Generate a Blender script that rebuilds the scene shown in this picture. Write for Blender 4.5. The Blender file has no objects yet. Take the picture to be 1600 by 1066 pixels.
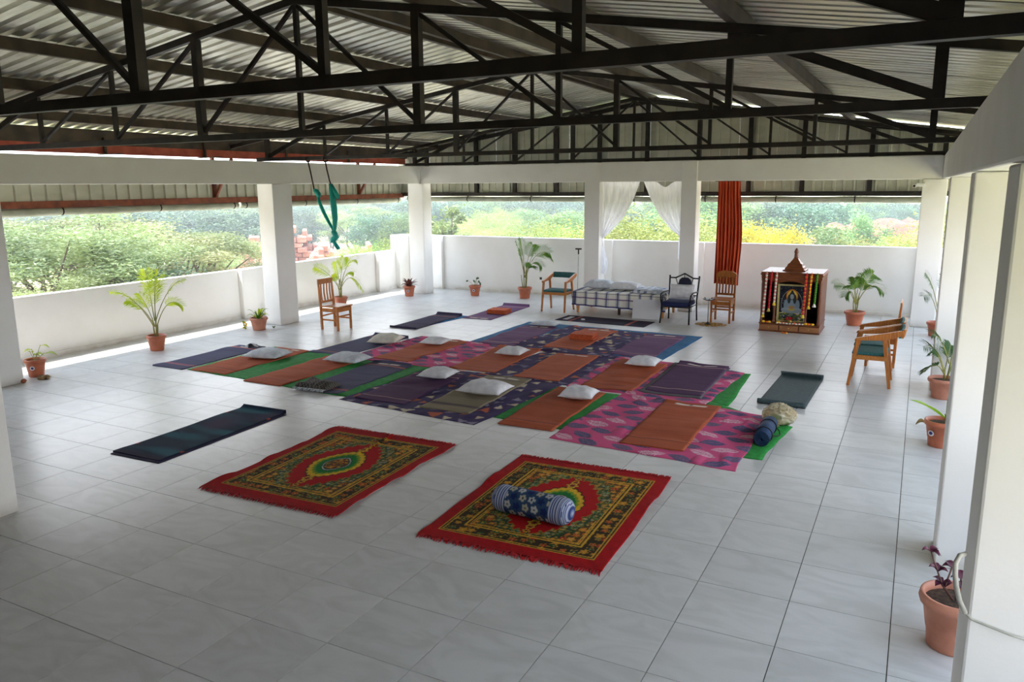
import bpy, math, random
import numpy as np
from mathutils import Vector, Matrix, noise
random.seed(7); RNG = np.random.default_rng(7)
SC = bpy.context.scene
COL = SC.collection
PI = math.pi

# ------------------------------------------------------------------ camera, sky, sun, exposure
EYE = 2.7
FPX = 1222.9
yaw, pitch, roll = -.478929, .196124, .0073034
fwd = Vector((math.sin(yaw)*math.cos(pitch), math.cos(yaw)*math.cos(pitch), -math.sin(pitch)))
rt0 = Vector((math.cos(yaw), -math.sin(yaw), 0)); dn0 = fwd.cross(rt0)
rt = math.cos(roll)*rt0 + math.sin(roll)*dn0
dn = -math.sin(roll)*rt0 + math.cos(roll)*dn0
cam = bpy.data.cameras.new('camera'); cam.sensor_width = 36; cam.lens = FPX/1600*36
cam.clip_end = 2000
camo = bpy.data.objects.new('camera', cam); COL.objects.link(camo)
camo.matrix_world = Matrix(((rt.x, -dn.x, -fwd.x, 0), (rt.y, -dn.y, -fwd.y, 0), (rt.z, -dn.z, -fwd.z, EYE), (0, 0, 0, 1)))
SC.camera = camo

def ray(px, py):
    return rt*(px-800) + dn*(py-533) + fwd*FPX
def at_z(px, py, z=0.0):
    d = ray(px, py); return Vector((0, 0, EYE)) + d*((z-EYE)/d.z)
def at_y(px, py, y):
    d = ray(px, py); return Vector((0, 0, EYE)) + d*(y/d.y)
def proj(p):
    v = Vector(p) - Vector((0, 0, EYE)); c = v.dot(fwd)
    return (800+FPX*v.dot(rt)/c, 533+FPX*v.dot(dn)/c, c)

world = bpy.data.worlds.new('sky'); SC.world = world; world.use_nodes = True
wn = world.node_tree; wn.nodes.clear()
w_out = wn.nodes.new('ShaderNodeOutputWorld'); w_bg = wn.nodes.new('ShaderNodeBackground')
w_tc = wn.nodes.new('ShaderNodeTexCoord'); w_sep = wn.nodes.new('ShaderNodeSeparateXYZ'); w_cr = wn.nodes.new('ShaderNodeValToRGB')
wn.links.new(w_tc.outputs['Generated'], w_sep.inputs[0]); wn.links.new(w_sep.outputs['Z'], w_cr.inputs[0])
w_cr.color_ramp.elements[0].position = 0.0; w_cr.color_ramp.elements[0].color = (1.0, .97, .93, 1)
w_cr.color_ramp.elements[1].position = .7; w_cr.color_ramp.elements[1].color = (.62, .78, 1.0, 1)
wn.links.new(w_cr.outputs[0], w_bg.inputs['Color']); w_bg.inputs['Strength'].default_value = 3.6
wn.links.new(w_bg.outputs[0], w_out.inputs[0])

sun = bpy.data.lights.new('sun', 'SUN'); sun.energy = 6.0; sun.angle = math.radians(1.2); sun.color = (1, .93, .82)
suno = bpy.data.objects.new('sun', sun); COL.objects.link(suno)
suno.rotation_euler = Vector((.385, .24, -.99)).to_track_quat('-Z', 'Y').to_euler()

SC.view_settings.view_transform = 'Standard'; SC.view_settings.look = 'None'
SC.view_settings.gamma = 1; SC.view_settings.use_curve_mapping = False
SC.view_settings.exposure = 0.84
SC.cycles.max_bounces = 10; SC.cycles.diffuse_bounces = 6; SC.cycles.transparent_max_bounces = 12
SC.cycles.caustics_reflective = False; SC.cycles.caustics_refractive = False
SC.cycles.sample_clamp_indirect = 6

# ------------------------------------------------------------------ materials
def lin(c):
    return tuple(((v/255)/12.92 if v/255 <= .04045 else ((v/255+.055)/1.055)**2.4) for v in c)
MATS = {}
class Nodes:
    def __init__(s, name):
        s.m = bpy.data.materials.new(name); s.m.use_nodes = True
        s.t = s.m.node_tree; s.b = s.t.nodes['Principled BSDF']; s.out = s.t.nodes['Material Output']
    def n(s, typ, **kw):
        nd = s.t.nodes.new(typ)
        for k, v in kw.items():
            if hasattr(nd, k): setattr(nd, k, v)
            else: nd.inputs[k].default_value = v
        return nd
    def l(s, a, b): s.t.links.new(a, b)
    def noise_col(s, c1, c2, scale, detail=4, lo=.35, hi=.65, coord='Object', stretch=None):
        tc = s.n('ShaderNodeTexCoord'); src = tc.outputs[coord] if coord != 'Position' else None
        if coord == 'Position':
            src = s.n('ShaderNodeNewGeometry').outputs['Position']
        if stretch:
            mp = s.n('ShaderNodeMapping'); mp.inputs['Scale'].default_value = stretch; s.l(src, mp.inputs[0]); src = mp.outputs[0]
        nz = s.n('ShaderNodeTexNoise'); nz.inputs['Scale'].default_value = scale; nz.inputs['Detail'].default_value = detail
        s.l(src, nz.inputs['Vector'])
        cr = s.n('ShaderNodeValToRGB'); cr.color_ramp.elements[0].position = lo; cr.color_ramp.elements[1].position = hi
        cr.color_ramp.elements[0].color = (*lin(c1), 1); cr.color_ramp.elements[1].color = (*lin(c2), 1)
        s.l(nz.outputs['Fac'], cr.inputs[0])
        return cr.outputs[0], nz.outputs['Fac']
    def bump(s, fac, strength=.3, dist=.01):
        b = s.n('ShaderNodeBump'); b.inputs['Strength'].default_value = strength; b.inputs['Distance'].default_value = dist
        s.l(fac, b.inputs['Height']); s.l(b.outputs[0], s.b.inputs['Normal'])

def noisy(name, c1, c2, scale=8, rough=.6, metal=0, bump=0, detail=4, stretch=None, coord='Object', lo=.35, hi=.65, spec=.5, bdist=.005):
    k = Nodes(name); c, f = k.noise_col(c1, c2, scale, detail, lo, hi, coord, stretch)
    k.l(c, k.b.inputs['Base Color']); k.b.inputs['Roughness'].default_value = rough; k.b.inputs['Metallic'].default_value = metal
    k.b.inputs['Specular IOR Level'].default_value = spec
    if bump: k.bump(f, bump, bdist)
    MATS[name] = k.m; return k.m

def leafmat(name, c1, c2, scale=3, trans=.45, rnd=False):
    k = Nodes(name); c, f = k.noise_col(c1, c2, scale, 3, .35, .65, 'Object')
    if rnd:
        oi = k.n('ShaderNodeObjectInfo'); hs = k.n('ShaderNodeHueSaturation')
        mr = k.n('ShaderNodeMapRange'); mr.inputs['To Min'].default_value = .46; mr.inputs['To Max'].default_value = .53
        mv = k.n('ShaderNodeMapRange'); mv.inputs['To Min'].default_value = .75; mv.inputs['To Max'].default_value = 1.25
        k.l(oi.outputs['Random'], mr.inputs[0]); k.l(oi.outputs['Random'], mv.inputs[0])
        k.l(mr.outputs[0], hs.inputs['Hue']); k.l(mv.outputs[0], hs.inputs['Value']); k.l(c, hs.inputs['Color']); c = hs.outputs[0]
    tr = k.n('ShaderNodeBsdfTranslucent'); mx = k.n('ShaderNodeMixShader'); mx.inputs[0].default_value = trans
    k.l(c, k.b.inputs['Base Color']); k.l(c, tr.inputs[0]); k.b.inputs['Roughness'].default_value = .5
    k.l(k.b.outputs[0], mx.inputs[1]); k.l(tr.outputs[0], mx.inputs[2]); k.l(mx.outputs[0], k.out.inputs[0])
    MATS[name] = k.m; return k.m

def wood(name, c1, c2, axis='Z', rough=.4):
    st = {'X': (1, 12, 12), 'Y': (12, 1, 12), 'Z': (12, 12, 1)}[axis]
    return noisy(name, c1, c2, 6, rough, 0, .06, 6, st)

# plaster with faint streaks and a scuffed, dirty foot
k = Nodes('plaster'); c, f = k.noise_col((238, 236, 232), (245, 244, 241), 1.6, 6, .3, .7, 'Position')
geo = k.n('ShaderNodeNewGeometry'); sp = k.n('ShaderNodeSeparateXYZ'); k.l(geo.outputs['Position'], sp.inputs[0])
mr = k.n('ShaderNodeMapRange'); mr.inputs['From Min'].default_value = .02; mr.inputs['From Max'].default_value = .17
mr.inputs['To Min'].default_value = 1; mr.inputs['To Max'].default_value = 0; k.l(sp.outputs['Z'], mr.inputs[0])
nz = k.n('ShaderNodeTexNoise'); nz.inputs['Scale'].default_value = 5; nz.inputs['Detail'].default_value = 6; k.l(geo.outputs['Position'], nz.inputs['Vector'])
mu = k.n('ShaderNodeMath', operation='MULTIPLY'); k.l(mr.outputs[0], mu.inputs[0]); k.l(nz.outputs['Fac'], mu.inputs[1])
pw = k.n('ShaderNodeMath', operation='POWER'); pw.inputs[1].default_value = 1.5; k.l(mu.outputs[0], pw.inputs[0])
mx = k.n('ShaderNodeMixRGB'); mx.inputs[2].default_value = (*lin((168, 156, 138)), 1); k.l(pw.outputs[0], mx.inputs[0]); k.l(c, mx.inputs[1])
k.l(mx.outputs[0], k.b.inputs['Base Color']); k.b.inputs['Roughness'].default_value = .75; k.b.inputs['Specular IOR Level'].default_value = .25
nb = k.n('ShaderNodeTexNoise'); nb.inputs['Scale'].default_value = 30; nb.inputs['Detail'].default_value = 5; k.l(geo.outputs['Position'], nb.inputs['Vector'])
k.bump(nb.outputs['Fac'], .12, .01); MATS['plaster'] = k.m

# marble-like polished floor tile: veins, cloudy patches, small tint per tile
k = Nodes('floor_tile'); geo = k.n('ShaderNodeNewGeometry')
dv = k.n('ShaderNodeVectorMath', operation='DIVIDE'); dv.inputs[1].default_value = (.6026, .5834, 1e6)
sb = k.n('ShaderNodeVectorMath', operation='SUBTRACT'); sb.inputs[1].default_value = (.037, 3.861, 0)
k.l(geo.outputs['Position'], sb.inputs[0]); k.l(sb.outputs[0], dv.inputs[0])
fl_ = k.n('ShaderNodeVectorMath', operation='FLOOR'); k.l(dv.outputs[0], fl_.inputs[0])
wh = k.n('ShaderNodeTexWhiteNoise'); k.l(fl_.outputs[0], wh.inputs['Vector'])
ad = k.n('ShaderNodeVectorMath', operation='MULTIPLY_ADD'); ad.inputs[1].default_value = (7, 7, 7)
k.l(wh.outputs['Color'], ad.inputs[0]); k.l(geo.outputs['Position'], ad.inputs[2])
n1 = k.n('ShaderNodeTexNoise'); n1.inputs['Scale'].default_value = 1.7; n1.inputs['Detail'].default_value = 7; n1.inputs['Distortion'].default_value = 2.2
mp = k.n('ShaderNodeMapping'); mp.inputs['Rotation'].default_value = (0, 0, .5); mp.inputs['Scale'].default_value = (1, 2.2, 1)
k.l(ad.outputs[0], mp.inputs[0]); k.l(mp.outputs[0], n1.inputs['Vector'])
cr = k.n('ShaderNodeValToRGB'); e = cr.color_ramp.elements
e[0].position = .36; e[0].color = (*lin((201, 200, 197)), 1); e[1].position = .6; e[1].color = (*lin((213, 212, 210)), 1)
k.l(n1.outputs['Fac'], cr.inputs[0])
mv = k.n('ShaderNodeMapRange'); mv.inputs['To Min'].default_value = .93; mv.inputs['To Max'].default_value = 1.03; k.l(wh.outputs['Value'], mv.inputs[0])
hs = k.n('ShaderNodeHueSaturation'); k.l(cr.outputs[0], hs.inputs['Color']); k.l(mv.outputs[0], hs.inputs['Value'])
n2 = k.n('ShaderNodeTexNoise'); n2.inputs['Scale'].default_value = .9; n2.inputs['Detail'].default_value = 8; n2.inputs['Roughness'].default_value = .7
k.l(geo.outputs['Position'], n2.inputs['Vector'])
m2 = k.n('ShaderNodeMapRange'); m2.inputs['From Min'].default_value = .6; m2.inputs['From Max'].default_value = .8; m2.inputs['To Max'].default_value = .35; k.l(n2.outputs['Fac'], m2.inputs[0])
mx = k.n('ShaderNodeMixRGB'); mx.inputs[2].default_value = (*lin((170, 162, 148)), 1); k.l(m2.outputs[0], mx.inputs[0]); k.l(hs.outputs[0], mx.inputs[1])
k.l(mx.outputs[0], k.b.inputs['Base Color'])
rr = k.n('ShaderNodeMapRange'); rr.inputs['To Min'].default_value = .27; rr.inputs['To Max'].default_value = .35; k.l(n1.outputs['Fac'], rr.inputs[0]); k.l(rr.outputs[0], k.b.inputs['Roughness'])
MATS['floor_tile'] = k.m
noisy('dark_plaster', (92, 84, 74), (108, 100, 90), 2, .85, coord='Position')
noisy('grout', (78, 72, 62), (112, 104, 92), 9, .9, coord='Position')

# corrugated sheets
k = Nodes('galvanised'); c, f = k.noise_col((206, 203, 190), (240, 238, 230), 2.2, 6, .35, .68, 'Position', (1.2, 7, 1))
k.l(c, k.b.inputs['Base Color']); k.b.inputs['Metallic'].default_value = .8; k.b.inputs['Roughness'].default_value = .36
k.bump(f, .1, .01); MATS['galvanised'] = k.m
noisy('cladding', (186, 188, 170), (202, 202, 186), 2, .55, .1, coord='Position', stretch=(1, 1, 3))
noisy('black_steel', (30, 27, 25), (50, 44, 40), 7, .5, .3, .1)
noisy('purlin_steel', (52, 46, 41), (84, 72, 60), 3, .55, .3, .1, coord='Position')
noisy('rust_steel', (96, 44, 26), (136, 72, 44), 6, .6, .1, .1)
noisy('red_steel', (150, 62, 44), (176, 86, 62), 5, .55, .1)
noisy('tarpaulin', (146, 150, 132), (172, 174, 156), 4, .6, 0, .3, stretch=(1, 1, 3))
noisy('terracotta', (176, 96, 66), (200, 116, 84), 6, .45, 0, .02)
noisy('terracotta_pale', (186, 118, 92), (208, 142, 116), 6, .55, 0, .03)
noisy('soil', (46, 34, 26), (86, 66, 50), 40, .95, 0, .6)
noisy('sticker', (225, 225, 230), (240, 240, 240), 3, .4)
noisy('sticker_ink', (50, 50, 110), (70, 60, 120), 3, .4)
leafmat('palm_leaf', (64, 108, 40), (116, 150, 56), 6, .35)
leafmat('palm_lime', (150, 176, 36), (196, 206, 60), 6, .5)
leafmat('palm_dark', (44, 84, 48), (86, 120, 66), 6, .3)
leafmat('banana_leaf', (128, 172, 30), (160, 198, 50), 4, .5)
leafmat('purple_leaf', (74, 30, 50), (112, 52, 76), 20, .3)
leafmat('maroon_leaf', (84, 44, 42), (122, 70, 60), 20, .3)
noisy('palm_stem', (120, 128, 60), (170, 160, 90), 12, .5)
noisy('twig', (80, 54, 50), (110, 76, 66), 12, .7)
wood('honey_wood', (162, 92, 34), (198, 124, 54))
wood('honey_wood_h', (168, 100, 38), (204, 134, 62), 'X')
wood('shrine_wood', (92, 46, 22), (126, 70, 36), 'Z', .38)
wood('shrine_wood_h', (98, 50, 24), (134, 76, 40), 'X', .38)
wood('drawer_wood', (142, 92, 56), (172, 118, 76), 'X', .5)
wood('dark_niche', (46, 26, 18), (60, 36, 24))
wood('bed_wood', (188, 128, 66), (210, 150, 88), 'X')
noisy('teal_pad', (38, 92, 94), (52, 110, 112), 40, .8, 0, .1)
noisy('iron', (20, 20, 24), (34, 34, 38), 20, .4, .5)
noisy('navy_fabric', (18, 26, 66), (30, 40, 88), 60, .9, 0, .2)
noisy('navy_hat', (20, 24, 44), (34, 38, 60), 60, .95, 0, .3)
noisy('white_fabric', (226, 226, 232), (242, 242, 246), 14, .9, 0, .25)
noisy('cream_fabric', (224, 220, 208), (238, 234, 222), 14, .9, 0, .25)
noisy('bluish_fabric', (206, 214, 226), (230, 234, 240), 14, .9, 0, .25)
noisy('white_board', (226, 226, 232), (236, 236, 240), 2, .6)
noisy('orange_cloth', (176, 76, 40), (204, 98, 56), 24, .95, 0, .3)
noisy('blue_cloth', (26, 96, 150), (40, 118, 174), 14, .9, 0, .3)
noisy('steel_blue_cloth', (24, 92, 138), (38, 110, 158), 14, .9, 0, .3)
noisy('green_cloth', (10, 122, 38), (26, 146, 56), 14, .9, 0, .3)
noisy('red_pile', (178, 14, 22), (214, 30, 36), 60, 1, 0, .5)
noisy('grey_mat', (92, 90, 94), (112, 110, 114), 50, .9, 0, .2)
noisy('slate_mat', (52, 70, 74), (66, 84, 88), 40, .7, 0, .15)
noisy('navy_roll', (16, 44, 78), (26, 60, 100), 40, .75, 0, .15)
noisy('black_strap', (16, 16, 20), (30, 30, 34), 40, .8)
noisy('red_curtain', (196, 76, 42), (222, 98, 58), 10, .85, 0, .1, stretch=(4, 4, .3))
noisy('grey_pipe', (150, 150, 140), (188, 186, 176), 8, .5)
noisy('white_paint', (232, 232, 230), (242, 242, 240), 6, .5)
noisy('black_plastic', (18, 18, 20), (30, 30, 32), 10, .4)
noisy('rope', (40, 24, 20), (66, 40, 34), 60, .9)
noisy('gold', (190, 160, 70), (226, 196, 104), 20, .35, .6)
noisy('cream_frame', (214, 196, 128), (232, 216, 156), 20, .4)
noisy('marigold', (236, 176, 30), (250, 206, 60), 60, .9, 0, .5)
noisy('orange_flower', (226, 96, 40), (240, 126, 56), 60, .9, 0, .5)
noisy('white_flower', (236, 230, 214), (246, 244, 232), 60, .9, 0, .5)
noisy('red_flower', (196, 26, 40), (220, 50, 60), 60, .9, 0, .5)
noisy('pink_flower', (226, 132, 120), (240, 170, 156), 60, .9, 0, .5)
noisy('green_garland', (60, 120, 20), (90, 160, 40), 60, .9, 0, .5)
noisy('yellow_tassel', (232, 190, 40), (246, 214, 80), 60, .8)
noisy('petals', (182, 132, 20), (214, 168, 50), 50, .95, 0, .5)
noisy('stone', (120, 96, 66), (156, 128, 92), 20, .95, 0, .5)
noisy('brick_bit', (150, 84, 60), (176, 106, 78), 20, .95, 0, .5)
noisy('brown_leaf', (132, 104, 52), (164, 132, 76), 30, .8)
noisy('mud_brick', (146, 96, 80), (178, 130, 108), 3, .95, 0, .6, bdist=.1, coord='Position')
noisy('pale_bounce', (206, 194, 168), (222, 212, 190), .6, .95, coord='Position')  # for the added slab outside that throws light onto the ceiling
noisy('bark', (66, 56, 50), (100, 88, 76), 6, .95, 0, .4)
# dry ground outside
k = Nodes('dry_ground'); c, f = k.noise_col((178, 172, 118), (206, 192, 150), .12, 8, .4, .62, 'Position')
k.l(c, k.b.inputs['Base Color']); k.b.inputs['Roughness'].default_value = .95; k.bump(f, .4, .2); MATS['dry_ground'] = k.m
noisy('pink_earth', (98, 62, 50), (134, 94, 76), 1.1, .95, 0, .6, bdist=.3, coord='Position')
leafmat('acacia_leaf', (92, 104, 64), (150, 160, 106), .5, .3, True)
leafmat('shrub_leaf', (88, 116, 66), (130, 152, 88), .5, .35, True)
leafmat('dense_leaf', (52, 82, 62), (88, 116, 82), .5, .3, True)
leafmat('yellow_leaf', (170, 156, 40), (204, 190, 70), .8, .4)
leafmat('lime_leaf', (112, 132, 60), (156, 166, 84), .5, .38, True)

# sheer curtain and silk: translucent cloth
for nm, cc, trn, alpha in (('sheer_white', (243, 243, 246), .58, .95), ('teal_silk', (58, 198, 188), .35, 1)):
    k = Nodes(nm); tr = k.n('ShaderNodeBsdfTranslucent'); mx = k.n('ShaderNodeMixShader'); mx.inputs[0].default_value = trn
    c, f = k.noise_col(tuple(int(v*.93) for v in cc), cc, 9, 4, .35, .65, 'Object', (5, 5, .4))
    k.l(c, k.b.inputs['Base Color']); k.l(c, tr.inputs[0]); k.b.inputs['Roughness'].default_value = .7
    k.b.inputs['Alpha'].default_value = alpha
    k.l(k.b.outputs[0], mx.inputs[1]); k.l(tr.outputs[0], mx.inputs[2]); k.l(mx.outputs[0], k.out.inputs[0]); MATS[nm] = k.m
# crumpled half-clear tan plastic
k = Nodes('tan_plastic'); c, f = k.noise_col((224, 200, 146), (248, 238, 206), 9, 6, .35, .65)
k.l(c, k.b.inputs['Base Color']); k.b.inputs['Roughness'].default_value = .2; k.b.inputs['Transmission Weight'].default_value = .55
k.bump(f, .5, .02); MATS['tan_plastic'] = k.m
# printed cloth: colour comes from the mesh's print colours, with weave relief
def printed(name, rough=.95, wscale=120, bump=.25):
    k = Nodes(name); at = k.n('ShaderNodeAttribute'); at.attribute_name = 'print'
    k.l(at.outputs['Color'], k.b.inputs['Base Color']); k.b.inputs['Roughness'].default_value = rough; k.b.inputs['Specular IOR Level'].default_value = .2
    c, f = k.noise_col((0, 0, 0), (255, 255, 255), wscale, 2); k.bump(f, bump, .01); MATS[name] = k.m
printed('print_cloth'); printed('print_pile', 1, 160, .5); printed('print_paper', .4, 4, 0)

# ------------------------------------------------------------------ mesh helpers
class G:
    """collects shapes for ONE mesh object"""
    def __init__(s): s.v = []; s.f = []; s.c = None
    def add(s, vs, fs):
        o = len(s.v); s.v += [tuple(p) for p in vs]; s.f += [tuple(i+o for i in f) for f in fs]; return s
    def box(s, x0, x1, y0, y1, z0, z1):
        return s.add([(x0, y0, z0), (x1, y0, z0), (x1, y1, z0), (x0, y1, z0), (x0, y0, z1), (x1, y0, z1), (x1, y1, z1), (x0, y1, z1)],
                     [(3, 2, 1, 0), (4, 5, 6, 7), (0, 1, 5, 4), (1, 2, 6, 5), (2, 3, 7, 6), (3, 0, 4, 7)])
    def bar(s, p, q, w, h, up=(0, 0, 1), w2=None, h2=None):
        p = Vector(p); q = Vector(q); d = (q-p).normalized(); up = Vector(up)
        if abs(d.dot(up)) > .98: up = Vector((0, 1, 0))
        a = d.cross(up).normalized(); b = a.cross(d).normalized(); w2 = w2 or w; h2 = h2 or h
        vs = [p-a*w/2-b*h/2, p+a*w/2-b*h/2, p+a*w/2+b*h/2, p-a*w/2+b*h/2, q-a*w2/2-b*h2/2, q+a*w2/2-b*h2/2, q+a*w2/2+b*h2/2, q-a*w2/2+b*h2/2]
        return s.add(vs, [(3, 2, 1, 0), (4, 5, 6, 7), (0, 1, 5, 4), (1, 2, 6, 5), (2, 3, 7, 6), (3, 0, 4, 7)])
    def tube(s, pts, r, n=8, caps=True, flat=1.0):
        pts = [Vector(p) for p in pts]; m = len(pts)
        rs = r if isinstance(r, (list, tuple)) else [r]*m
        a = None; o = len(s.v)
        for i, p in enumerate(pts):
            d = (pts[min(i+1, m-1)]-pts[max(i-1, 0)]).normalized()
            if a is None:
                u = Vector((0, 0, 1)) if abs(d.z) < .9 else Vector((1, 0, 0)); a = d.cross(u).normalized()
            else:
                a = (a-d*a.dot(d)).normalized()
            b = a.cross(d).normalized()
            for j in range(n):
                t = 2*PI*j/n; s.v.append(tuple(p+a*(math.cos(t)*rs[i])+b*(math.sin(t)*rs[i]*flat)))
        for i in range(m-1):
            for j in range(n):
                k2 = (j+1) % n; s.f.append((o+i*n+j, o+i*n+k2, o+(i+1)*n+k2, o+(i+1)*n+j))
        if caps: s.f.append(tuple(o+j for j in reversed(range(n)))); s.f.append(tuple(o+(m-1)*n+j for j in range(n)))
        return s
    def lathe(s, prof, n=20, c=(0, 0, 0), rot=0, caps=True):
        o = len(s.v)
        for r, z in prof:
            for j in range(n):
                t = 2*PI*j/n+rot; s.v.append((c[0]+r*math.cos(t), c[1]+r*math.sin(t), c[2]+z))
        for i in range(len(prof)-1):
            for j in range(n):
                k2 = (j+1) % n; s.f.append((o+i*n+j, o+i*n+k2, o+(i+1)*n+k2, o+(i+1)*n+j))
        if caps: s.f.append(tuple(o+j for j in reversed(range(n)))); s.f.append(tuple(o+(len(prof)-1)*n+j for j in range(n)))
        return s
    def ball(s, c, r, n=8, m=6, sq=(1, 1, 1)):
        prof = [(math.sin(PI*i/m)*1, -math.cos(PI*i/m)) for i in range(1, m)]
        o = len(s.v)
        for rr, z in prof:
            for j in range(n):
                t = 2*PI*j/n; s.v.append((c[0]+r*sq[0]*rr*math.cos(t), c[1]+r*sq[1]*rr*math.sin(t), c[2]+r*sq[2]*z))
        for i in range(len(prof)-1):
            for j in range(n):
                k2 = (j+1) % n; s.f.append((o+i*n+j, o+i*n+k2, o+(i+1)*n+k2, o+(i+1)*n+j))
        s.f.append(tuple(o+j for j in reversed(range(n)))); s.f.append(tuple(o+(len(prof)-1)*n+j for j in range(n))); return s
    def grid(s, fn, nu, nv):
        o = len(s.v)
        for j in range(nv+1):
            for i in range(nu+1): s.v.append(tuple(fn(i/nu, j/nv)))
        for j in range(nv):
            for i in range(nu):
                a = o+j*(nu+1)+i; s.f.append((a, a+1, a+nu+2, a+nu+1))
        return s
    def mesh(s, name, mat, smooth=False):
        m = bpy.data.meshes.new(name); m.from_pydata(s.v, [], s.f); m.update()
        mats = mat if isinstance(mat, list) else [mat]
        for q in mats: m.materials.append(MATS[q])
        if smooth: m.polygons.foreach_set('use_smooth', [True]*len(m.polygons))
        return m
    def obj(s, name, mat, parent=None, smooth=False, loc=None, bev=0):
        o = bpy.data.objects.new(name, s.mesh(name, mat, smooth)); COL.objects.link(o)
        if parent: o.parent = parent
        if loc: o.location = loc
        if bev:
            b = o.modifiers.new('bevel', 'BEVEL'); b.width = bev; b.segments = 2; b.limit_method = 'ANGLE'; b.angle_limit = .7
        return o
def link_mesh(name, mesh, parent=None, loc=None, rz=0):
    o = bpy.data.objects.new(name, mesh); COL.objects.link(o)
    if parent: o.parent = parent
    if loc: o.location = loc
    o.rotation_euler.z = rz; return o
def tag(o, label, cat, group=None, kind=None):
    o['label'] = label; o['category'] = cat
    if group: o['group'] = group
    if kind: o['kind'] = kind
    return o
def struct(o): o['kind'] = 'structure'; return o
def empty(name, loc=(0, 0, 0), rz=0):
    o = bpy.data.objects.new(name, None); COL.objects.link(o); o.location = loc; o.rotation_euler.z = rz
    o.empty_display_size = .1; return o
def thing(name, label, cat, loc=(0, 0, 0), rz=0, group=None):
    return tag(empty(name, loc, rz), label, cat, group)
def copy_tree(o, parent=None):
    c = o.copy(); COL.objects.link(c)
    if parent: c.parent = parent
    for ch in list(o.children): copy_tree(ch, c)
    return c
def np_grid(name, mat, X, Y, Z, C=None, parent=None, smooth=True, loc=None, skirt=0.0, skirt_to=None):
    """grid mesh from arrays [nv,nu] with optional print colours and a skirt giving it thickness"""
    nv, nu = X.shape
    V = np.stack([X, Y, Z], -1).reshape(-1, 3)
    idx = np.arange(nv*nu).reshape(nv, nu)
    F = np.stack([idx[:-1, :-1], idx[:-1, 1:], idx[1:, 1:], idx[1:, :-1]], -1).reshape(-1, 4)
    per = None
    if skirt:
        ring = np.concatenate([idx[0, :], idx[1:, -1], idx[-1, -2::-1], idx[-2:0:-1, 0]])
        low = V[ring].copy(); low[:, 2] = skirt_to if skirt_to is not None else low[:, 2]-skirt
        n0 = len(V); k2 = len(ring); V = np.concatenate([V, low])
        a = np.arange(k2); b = (a+1) % k2
        S = np.stack([ring[b], ring[a], n0+a, n0+b], -1)
        F = np.concatenate([F, S])
    m = bpy.data.meshes.new(name)
    m.vertices.add(len(V)); m.vertices.foreach_set('co', V.astype(np.float32).ravel())
    m.loops.add(F.size); m.loops.foreach_set('vertex_index', F.astype(np.int32).ravel())
    m.polygons.add(len(F)); m.polygons.foreach_set('loop_start', np.arange(0, F.size, 4, dtype=np.int32))
    try: m.polygons.foreach_set('loop_total', np.full(len(F), 4, dtype=np.int32))
    except Exception: pass
    m.update(calc_edges=True); m.validate()
    if C is not None:
        CC = np.concatenate([C.reshape(-1, 3), C.reshape(-1, 3)[ring]]) if skirt else C.reshape(-1, 3)
        at = m.color_attributes.new('print', 'FLOAT_COLOR', 'POINT')
        at.data.foreach_set('color', np.concatenate([CC, np.ones((len(CC), 1))], 1).astype(np.float32).ravel())
    m.materials.append(MATS[mat])
    if smooth: m.polygons.foreach_set('use_smooth', np.ones(len(m.polygons), dtype=bool))
    o = bpy.data.objects.new(name, m); COL.objects.link(o)
    if parent: o.parent = parent
    if loc: o.location = loc
    return o
def wob(x, y, s, seed=0.0):
    """cheap smooth noise on arrays, about -1..1"""
    r = np.random.default_rng(int(seed*1000)+11); out = 0
    for i in range(6):
        a = r.uniform(0, 2*PI); f = s*r.uniform(.5, 1.8); out = out+np.sin(f*(x*np.cos(a)+y*np.sin(a))+r.uniform(0, 6.3))
    return out/3.2

# ------------------------------------------------------------------ the setting
XL, XR = -11.14, .28                 # inner faces of the left and right column rows
YB = 16.54                           # front face of the back column row
WX, WY, EX = -12.5, 17.75, 1.75      # parapets: left, back, right
RIDGE = -5.69

# floor: a bed of grout and single tiles
floor = struct(G().box(WX-.12, EX+.12, -1.0, WY+.1, -.12, -.008).obj('floor', 'grout'))
TX, TY = .6026, .5834
tile_m = G().box(-TX/2+.0028, TX/2-.0028, -TY/2+.0028, TY/2-.0028, -.03, 0).mesh('tile', 'floor_tile')
tiles = []
for i in range(-21, 3):
    for j in range(-8, 24):
        cx, cy = .037+(i+.5)*TX, 3.861+(j+.5)*TY
        area = 0
        p = proj((cx, cy, 0))
        if cy > .8 and -40 < p[0] < 1640 and p[1] < 1120 and p[2] > .3: area = 1/p[2]**3
        tiles.append((area, cx, cy))
tiles.sort(reverse=True)
for a, cx, cy in tiles[:300]: link_mesh('tile', tile_m, floor, (cx, cy, 0))
g = G()
for a, cx, cy in tiles[300:]: g.box(cx-TX/2+.0028, cx+TX/2-.0028, cy-TY/2+.0028, cy+TY/2-.0028, -.03, 0)
o = g.obj('tile', 'floor_tile', floor); o['kind'] = 'stuff'

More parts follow.
